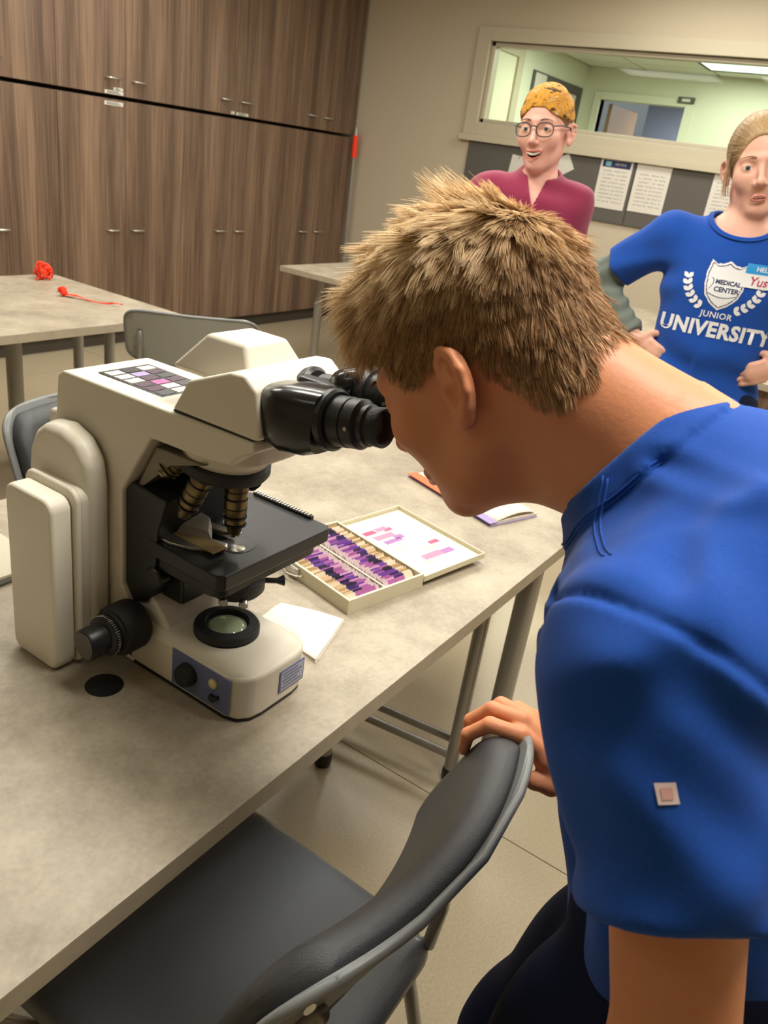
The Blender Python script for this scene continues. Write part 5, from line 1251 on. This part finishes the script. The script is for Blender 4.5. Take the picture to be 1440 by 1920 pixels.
# grey long sleeve under the shirt
def gsleeve(p):
    d = None
    for s_ in ('R', 'L'):
        q = limb(p, JG['sh'+s_], JG['el'+s_], JG['wr'+s_], (.050, .047, .034), .03); a = A(*JG['wr'+s_])-A(*JG['el'+s_]); L_ = float(np.linalg.norm(a)); u = ((p-A(*JG['el'+s_]))@(a/L_))
        q = q+.0028*np.sin(150*u+2.*np.sin(40*(p[:, 0]+p[:, 1])))*np.clip(u/.03+1, 0, 1)+.002*np.sin(75*u+3)
        q = np.where(np.abs(p[:, 0]) > .12, smax(q, u-(L_-.012), .004), q); q = smax(q, .135-np.abs(p[:, 0]), .002) ; d = q if d is None else np.minimum(d, q)
    return shell(d, .008)
for lo_x, hi_x in ((.10, .46), (-.46, -.10)): child(sdf_obj('long_sleeve', gsleeve, [axis(lo_x, hi_x, .004), axis(-.14, .12, .004), axis(1.03, 1.42, .004)], [M['greyknit']], GIRL)[0], False)
nG = np.array([0, .42, .907]); cG = np.array([0, .008, 1.392])
def gtee_outer(p):
    x, y, z = p[:, 0], p[:, 1], p[:, 2]
    t = torsofn(p, JG, 1.02)-.008; t = smin(t, cap(p, (0, .015, 1.22), (0, .0, .93), .088, .098, flat=((1, 0, 0), 1.55)), .05)
    t = smin(t, cap(p, (0, 0, 1.33), tuple(cG), .085, .064), .05)
    for s_, sg in (('R', 1), ('L', -1)):
        a, b = np.array(JG['sh'+s_]), np.array(JG['el'+s_]); e = a+(b-a)*.70; q = cap(p, tuple(a), tuple(e), .060, .058)
        u = (b-a)/np.linalg.norm(b-a); q = smax(q, (p-A(*e))@A(*u)-.0, .004); t = smin(t, q, .035)
    low = np.clip((1.14-z)/.1, 0, 1); up = 1-low
    t = t+low*(.0055*np.sin(34*(z+.75*x*np.sign(-x+.02))+1.8*np.sin(12*x+4)+8*y)+.003*np.sin(62*(z-.5*x)+2*np.sin(20*x)))+up*np.clip((np.abs(x)-.09)/.05, 0, 1)*.003*np.sin(48*(x*.6+z)+2*np.sin(20*z))
    h = (p-A(*cG))@A(*nG); w_ = p-A(*cG)-h[:, None]*A(*nG)[None]; near = np.linalg.norm(w_, axis=1) < .088
    return t
def gtee(p):
    o = shell(gtee_outer(p), .008); h = (p-A(*cG))@A(*nG); w_ = p-A(*cG)-h[:, None]*A(*nG)[None]; near = (np.linalg.norm(w_, axis=1) < .080) & (h > -.03); o = np.where(near, smax(o, h, .002), o)
    o = smax(o, -cap(p, tuple(cG-nG*.02), tuple(cG+nG*.1), .060), .002)
    for s_ in ('R', 'L'):
        a, b = np.array(JG['sh'+s_]), np.array(JG['el'+s_]); o = smax(o, -cap(p, tuple(a+(b-a)*.5), tuple(b), .045, .048), .002)
    return smax(o, .925+.01*np.sin(12*p[:, 0])-p[:, 2], .003)
gto, gtv, gtf = sdf_obj('t_shirt', gtee, [axis(-.36, .36, .0038), axis(-.16, .17, .0038), axis(.90, 1.42, .0038)], [M['tee']], GIRL, smooth_it=3); child(gto, False)
nGv, cGv = Vector(nG), Vector(cG); e1_ = Vector((1, 0, 0)); e2_ = nGv.cross(e1_)

legwear(GIRL, JG, 'trousers', M['navy'], .99)
shoe_pair(GIRL, [(.11, -.02, 0), (-.11, -.02, 0)], False)
bg_ = BVHTree.FromPolygons([tuple(v) for v in gtv], [tuple(f) for f in gtf])
hits = []
for k in range(48):
    rd = e1_*math.cos(2*pi*k/48)+e2_*math.sin(2*pi*k/48); h = bg_.ray_cast(cGv+rd*.0835+nGv*.06, -nGv, .15); hits.append(cGv.dot(nGv) if h[0] is None else h[0].dot(nGv))
for _ in range(6): hits = [(hits[k-1]+2*hits[k]+hits[(k+1) % 48])/4 for k in range(48)]
for rad_, r_, dz_ in ((.0815, .0045, .001), (.0875, .0030, -.0005)):
    ring = []
    for k in range(49):
        rd = e1_*math.cos(2*pi*k/48)+e2_*math.sin(2*pi*k/48); b0 = cGv+rd*rad_; ring.append(b0+nGv*(hits[k % 48]+dz_-b0.dot(nGv)))
    cl = MB().tube(ring, r_, 8, False).obj('collar', M['tee'], gto, smooth=180); cl.matrix_parent_inverse = Matrix()
# everything printed on the chest; u runs to the reader's right (the girl's left), v up
def printon(vs, fs, name, m, off=.0012, parent=None, cx=0, cz=0, solid=0):
    bm_v = [Vector(v) for v in vs]; fs = [tuple(f) for f in fs]
    out = []
    for v in bm_v:
        h = bg_.ray_cast(Vector((-(v.x+cx), .4, v.y+cz)), Vector((0, -1, 0)), .6); y = h[0].y if h[0] is not None else .1
        out.append((-(v.x+cx), y+off, v.y+cz))
    o = MB().add(out, fs).obj(name, m, gto if parent is None else parent, smooth=180); o.matrix_parent_inverse = Matrix(); return o
def dense(poly, step=.006):
    # fill a polygon by clipping a fine grid: point-in-polygon on quads (keeps the print following the cloth)
    xs_ = [a for a, b in poly]; ys_ = [b for a, b in poly]; vs = []; fs = []; idx = {}
    def inside(x, y):
        c = False; n = len(poly)
        for i in range(n):
            (x1, y1), (x2, y2) = poly[i], poly[(i+1) % n]
            if (y1 > y) != (y2 > y) and x < (x2-x1)*(y-y1)/(y2-y1)+x1: c = not c
        return c
    nx = int((max(xs_)-min(xs_))/step)+1; ny = int((max(ys_)-min(ys_))/step)+1
    def vid(i, j):
        if (i, j) not in idx: idx[(i, j)] = len(vs); vs.append((min(xs_)+i*step, min(ys_)+j*step, 0))
        return idx[(i, j)]
    for i in range(nx):
        for j in range(ny):
            if inside(min(xs_)+(i+.5)*step, min(ys_)+(j+.5)*step): fs.append((vid(i, j), vid(i+1, j), vid(i+1, j+1), vid(i, j+1)))
    return vs, fs
def shield(s_):
    P = [(-.044, .060), (-.030, .052), (-.014, .054), (0, .062), (.014, .054), (.030, .052), (.044, .060)]
    R_ = [(.049, .030), (.047, .0), (.040, -.025), (.022, -.045), (0, -.058)]; return [(a*s_, b*s_) for a, b in P+R_+[(-a, b) for a, b in R_[:-1]][::-1]]
SX, SZ = -.002, 1.252
printon(*dense(shield(1.02), .0016), 'shield_print', M['print'], .0012, cx=SX, cz=SZ)
# outline line in the shield: navy slightly smaller, then white again
printon(*dense(shield(.93), .0016), 'shield_outline', M['printnavy'], .0016, cx=SX, cz=SZ)
printon(*dense(shield(.885), .0016), 'shield_field', M['print'], .0020, cx=SX, cz=SZ)
def words_on(s_, size, u, v, m, name='lettering', off=.0024, rot=0, arc=0, bold=0, sx=1, font_space=1.0):
    vs, fs = text_geo(s_, size, bold=bold, space=font_space); c_, q_ = math.cos(rot), math.sin(rot); o = []
    for a, b, z_ in vs:
        a *= sx; b += -arc*a*a; o.append((a*c_-b*q_, a*q_+b*c_, 0))
    return printon(o, fs, name, m, off, cx=u, cz=v)
words_on('MEDICAL', .0150, .008+SX, SZ+.010, M['printnavy'], bold=.0006)
words_on('CENTER', .0165, .008+SX, SZ-.008, M['printnavy'], bold=.0006)
sw = [(-.036+.072*i/20, -.020-.008*math.sin(pi*i/20)) for i in range(21)]; printon([(a, b, 0) for a, b in sw]+[(a, b+.0016, 0) for a, b in sw], [(i, i+1, 22+i, 21+i) for i in range(20)], 'swoosh_print', M['printnavy'], .0026, cx=SX, cz=SZ)
sw = [(-.036+.010*math.sin(t)*math.cos(t*.5), .004+.014*math.cos(t)) for t in [pi*i/14 for i in range(15)]]; printon([(a, b, 0) for a, b in sw]+[(a+.0018, b+.0006, 0) for a, b in sw], [(i, i+1, 16+i, 15+i) for i in range(14)], 'emblem_line', M['printnavy'], .0026, cx=SX, cz=SZ)
words_on('JUNIOR', .0215, SX+.002, SZ-.073, M['print'], off=.0016, bold=.0003, font_space=1.1)
words_on('UNIVERSITY', .053, SX+.008, SZ-.112, M['print'], off=.0016, arc=.25, bold=.0022, sx=.93, font_space=1.08)
for sg in (-1, 1):
    for k in range(6):
        t = math.radians(186+k*11.5) if sg < 0 else math.radians(354-k*11.5); R0 = .092; cx_, cz_ = R0*math.cos(t), -.002+R0*.86*math.sin(t)+.016
        for side in (-1, 1):
            an_ = t+pi/2*(-sg if 1 else 1)*-1; lx, lz = math.cos(an_+side*.65*1.), math.sin(an_+side*.65)
            le = [(cx_+lx*.0185*q+(-lz)*w_*.0058, cz_+lz*.0185*q+lx*w_*.0058) for q, w_ in ((0, 0), (.3, .8), (.65, 1), (1, 0), (.65, -1), (.3, -.8))]
            printon([(a, b, 0) for a, b in le], [tuple(range(6))], 'laurel_leaf', M['print'], .0016, cx=SX, cz=SZ)
# name tag sticker
tg = [(.040, .066), (.135, .066), (.135, .008), (.040, .008)]
tgo = printon(*dense(tg, .003), 'name_tag', M['print'], .0032, cx=SX, cz=SZ); tgo['label'] = 'white name sticker with a blue band'
printon(*dense([(.040, .066), (.135, .066), (.135, .042), (.040, .042)], .003), 'tag_band', M['tagblue'], .0036, cx=SX, cz=SZ, parent=None)
vs, fs = text_geo('HELLO', .016, bold=.0003); printon(vs, fs, 'tag_lettering', M['print'], .0042, cx=SX+.088, cz=SZ+.054)
vs, fs = text_geo('Yus', .030, bold=.0004); printon([(a+b*.15, b, 0) for a, b, c in vs], fs, 'tag_lettering', M['tagred'], .0042, cx=SX+.078, cz=SZ+.024)

# ------------------------------------------------------------------ the woman with headband and glasses
WOM = put('smiling woman in a maroon zip top with yellow headband and glasses', (2.45, 1.09, 0), (-.91, -.41))
JW = dict(hT=(.010, .010, 1.568), hM=rotm(-.33, -.02, .10), hs=.96, nb=(0, -.01, 1.412), nr=.045, throat=-.002, chest=(0, 0, 1.27), pelvis=(0, 0, .95), w=.86,
          shR=(.145, -.005, 1.372), shL=(-.118, -.005, 1.372), elR=(.215, .02, 1.12), elL=(-.142, -.02, 1.11), wrR=(.0, .17, 1.13), wrL=(.02, .15, 1.10),
          hipR=(.085, 0, .92), hipL=(-.085, 0, .92), knR=(.09, .02, .49), knL=(-.09, .02, .49), anR=(.09, -.02, .09), anL=(-.09, -.02, .09))
hw_ = [dict(W=JW['wrR'], D=(-1, .15, -.1), N=(0, -1, 0), S=(0, 0, 1), curl=(.4, .5, .3), sc=.9), dict(W=JW['wrL'], D=(1, -.1, .05), N=(0, -1, 0), S=(0, 0, 1), curl=(.4, .5, .3), sc=.9)]
axw = [axis(-.34, .38, .0065, [(-.085, .105, .0023)]), axis(-.20, .28, .0065, [(.03, .13, .0026)]), axis(-.005, 1.70, .0080, [(1.0, 1.2, .0055), (1.43, 1.70, .0026)])]
figure(WOM, JW, 'skin_woman', 'smile', hw_, axw, dict(jaw=.90, brow=.7, eye=.75, cheek=1.35))
strip_teeth(JW, WOM, 8, -.0705, .0054, 'smile')
brow_strands(JW, WOM, False, hairmat('brown brow', (96, 66, 44), (112, 78, 52), (130, 96, 66)), n=120, col0=.4)
hb = mat('brown hair mass', srgb(116, 84, 54), .5, var=.12, vs=200)
child(sdf_obj('hair', capfn(JW, .000, cut=.0, low=-.045), axh(JW, .0036), [hb], WOM)[0], False)
def bun(p):
    q = headspace(p, JW); return (ell(q, (0, -.125, .05), (.036, .032, .034))+.0015*np.sin(q[:, 0]*160+q[:, 2]*220))*JW['hs']
child(sdf_obj('hair_bun', bun, axh(JW, .0036), [hb], WOM)[0], False)
def bandmat():
    m = bpy.data.materials.new('mustard patterned cloth'); m.use_nodes = True; nt = m.node_tree; b = nt.nodes['Principled BSDF']; b.inputs['Roughness'].default_value = .85
    tc = nt.nodes.new('ShaderNodeTexCoord'); mp = nt.nodes.new('ShaderNodeMapping'); mp.inputs['Rotation'].default_value = (.5, .2, .3); nt.links.new(tc.outputs['Object'], mp.inputs[0])
    mp.inputs['Scale'].default_value = (1, 1, 2.2); wv = nt.nodes.new('ShaderNodeTexNoise'); wv.inputs['Scale'].default_value = 34; wv.inputs['Detail'].default_value = 2; nt.links.new(mp.outputs[0], wv.inputs[0])
    r = nt.nodes.new('ShaderNodeValToRGB'); nt.links.new(wv.outputs['Fac'], r.inputs[0]); e = r.color_ramp.elements; r.color_ramp.interpolation = 'LINEAR'
    e[0].position = .36; e[0].color = srgb(64, 44, 30)+(1,); e[1].position = .66; e[1].color = srgb(214, 176, 112)+(1,)
    for p_, c_ in ((.42, (190, 130, 36)), (.52, (208, 150, 48)), (.58, (172, 112, 36))):
        k = e.new(p_); k.color = srgb(*c_)+(1,)
    nt.links.new(r.outputs[0], b.inputs['Base Color']); return m
def band(p):
    q = headspace(p, JW); sk = ell(q, (0, -.008, .042), (.0805, .1045, .0925)); sk = sk+.0014*np.sin(170*(q[:, 2]*.8+q[:, 1]*.35+.15*np.abs(q[:, 0])))
    cut = -(q[:, 2]*.86+q[:, 1]*.10-.0585+.55*np.maximum(np.abs(q[:, 0])-.02, 0)*1.15); d = smax(sk, cut, .004)
    return smax(d, -(.115+q[:, 1]), .004)*JW['hs'] if 0 else d*JW['hs']
ho = sdf_obj('headband', band, axh(JW, .0030), [bandmat()], WOM)[0]; child(ho, False); ho['label'] = 'wide mustard patterned headband'
# glasses
Mh = Matrix([list(r) for r in JW['hM']]); T_ = Vector(JW['hT']); fm = mat('dark translucent frame', srgb(52, 50, 56), .3)
def hp_(x, y, z): return T_+Mh@Vector((x, y, z))*JW['hs']
gl_root = None
for sx in (-1, 1):
    ring = []
    for k in range(33):
        t = 2*pi*k/32; cx_ = abs(math.cos(t))**.75*math.copysign(1, math.cos(t)); cz_ = abs(math.sin(t))**.75*math.copysign(1, math.sin(t)); x = sx*.034+cx_*.0245
        ring.append(hp_(x, .110-.9*max(0, abs(x)-.02)**1.35, -.004+cz_*.0190-(.0*cx_)))
    if gl_root is None: gl_root = MB().tube(ring, .0017, 8, False).obj('glasses', fm, WOM, smooth=180); child(gl_root, False); rim_ = gl_root
    else: rim_ = MB().tube(ring, .0017, 8, False).obj('lens_rim', fm, gl_root, smooth=180); child(rim_, False)
    cc = sum((Vector(v) for v in ring[:-1]), Vector())/32; lm = MB().add([tuple(cc)]+[tuple(v) for v in ring[:-1]], [(0, 1+i, 1+(i+1) % 32) for i in range(32)]).obj('lens', gm, gl_root, smooth=180); child(lm, False)
    tp = MB().tube([hp_(sx*.0580, .1095-.9*.038**1.35, .006), hp_(sx*.074, .070, .010), hp_(sx*.081, .0, .008), hp_(sx*.079, -.02, -.01)], .0017, 8).obj('temple', fm, gl_root, smooth=180); child(tp, False)
child(MB().tube([hp_(-.010, .1095, .004), hp_(0, .1125, .007), hp_(.010, .1095, .004)], .0017, 8).obj('bridge', fm, gl_root, smooth=180), False)
# zip top with a stand-up collar, open at the throat
def wtop(p):
    x, y, z = p[:, 0], p[:, 1], p[:, 2]; t = torsofn(p, JW, .98)-.012; t = smin(t, cap(p, (0, .01, 1.25), (0, .005, .90), .085, .118, flat=((1, 0, 0), 1.4)), .05)
    for s_ in ('R', 'L'):
        q = limb(p, JW['sh'+s_], JW['el'+s_], JW['wr'+s_], (.060, .050, .036), .03); q = q+.003*np.sin(60*(z+x)+2*np.sin(30*z)); a = A(*JW['wr'+s_])-A(*JW['el'+s_]); L_ = float(np.linalg.norm(a)); q = smax(q, (p-A(*JW['wr'+s_]))@(a/L_), .004); t = smin(t, q, .03)
    t = t+.0028*np.sin(42*(x*.8-z)+2*np.sin(25*z+10*x))
    t = smin(t, cap(p, (0, -.012, 1.36), (0, -.004, 1.455), .068, .062), .02)
    o = shell(t, .0095); o = smax(o, z-(1.468-.40*(y+.02)), .003)
    v = np.maximum(np.abs(x-.006)*1.0-np.clip((z-1.36)*.36, 0, .05), .03-y); o = smax(o, -v, .003)
    return smax(o, .90-z, .003)
wt = sdf_obj('zip_top', wtop, [axis(-.26, .32, .0045), axis(-.16, .24, .0045), axis(.88, 1.48, .0045)], [M['maroon']], WOM, smooth_it=4)[0]; child(wt, False)
z_ = MB().bb((.004, .128, 1.315), (.010, .134, 1.345)).obj('zip_pull', M['satin'], wt, bevel=.001); z_.matrix_parent_inverse = Matrix()
legwear(WOM, JW, 'trousers', mat('black trousers', srgb(30, 30, 34), .8), 1.0)
shoe_pair(WOM, [(.09, -.02, 0), (-.09, -.02, 0)], False)
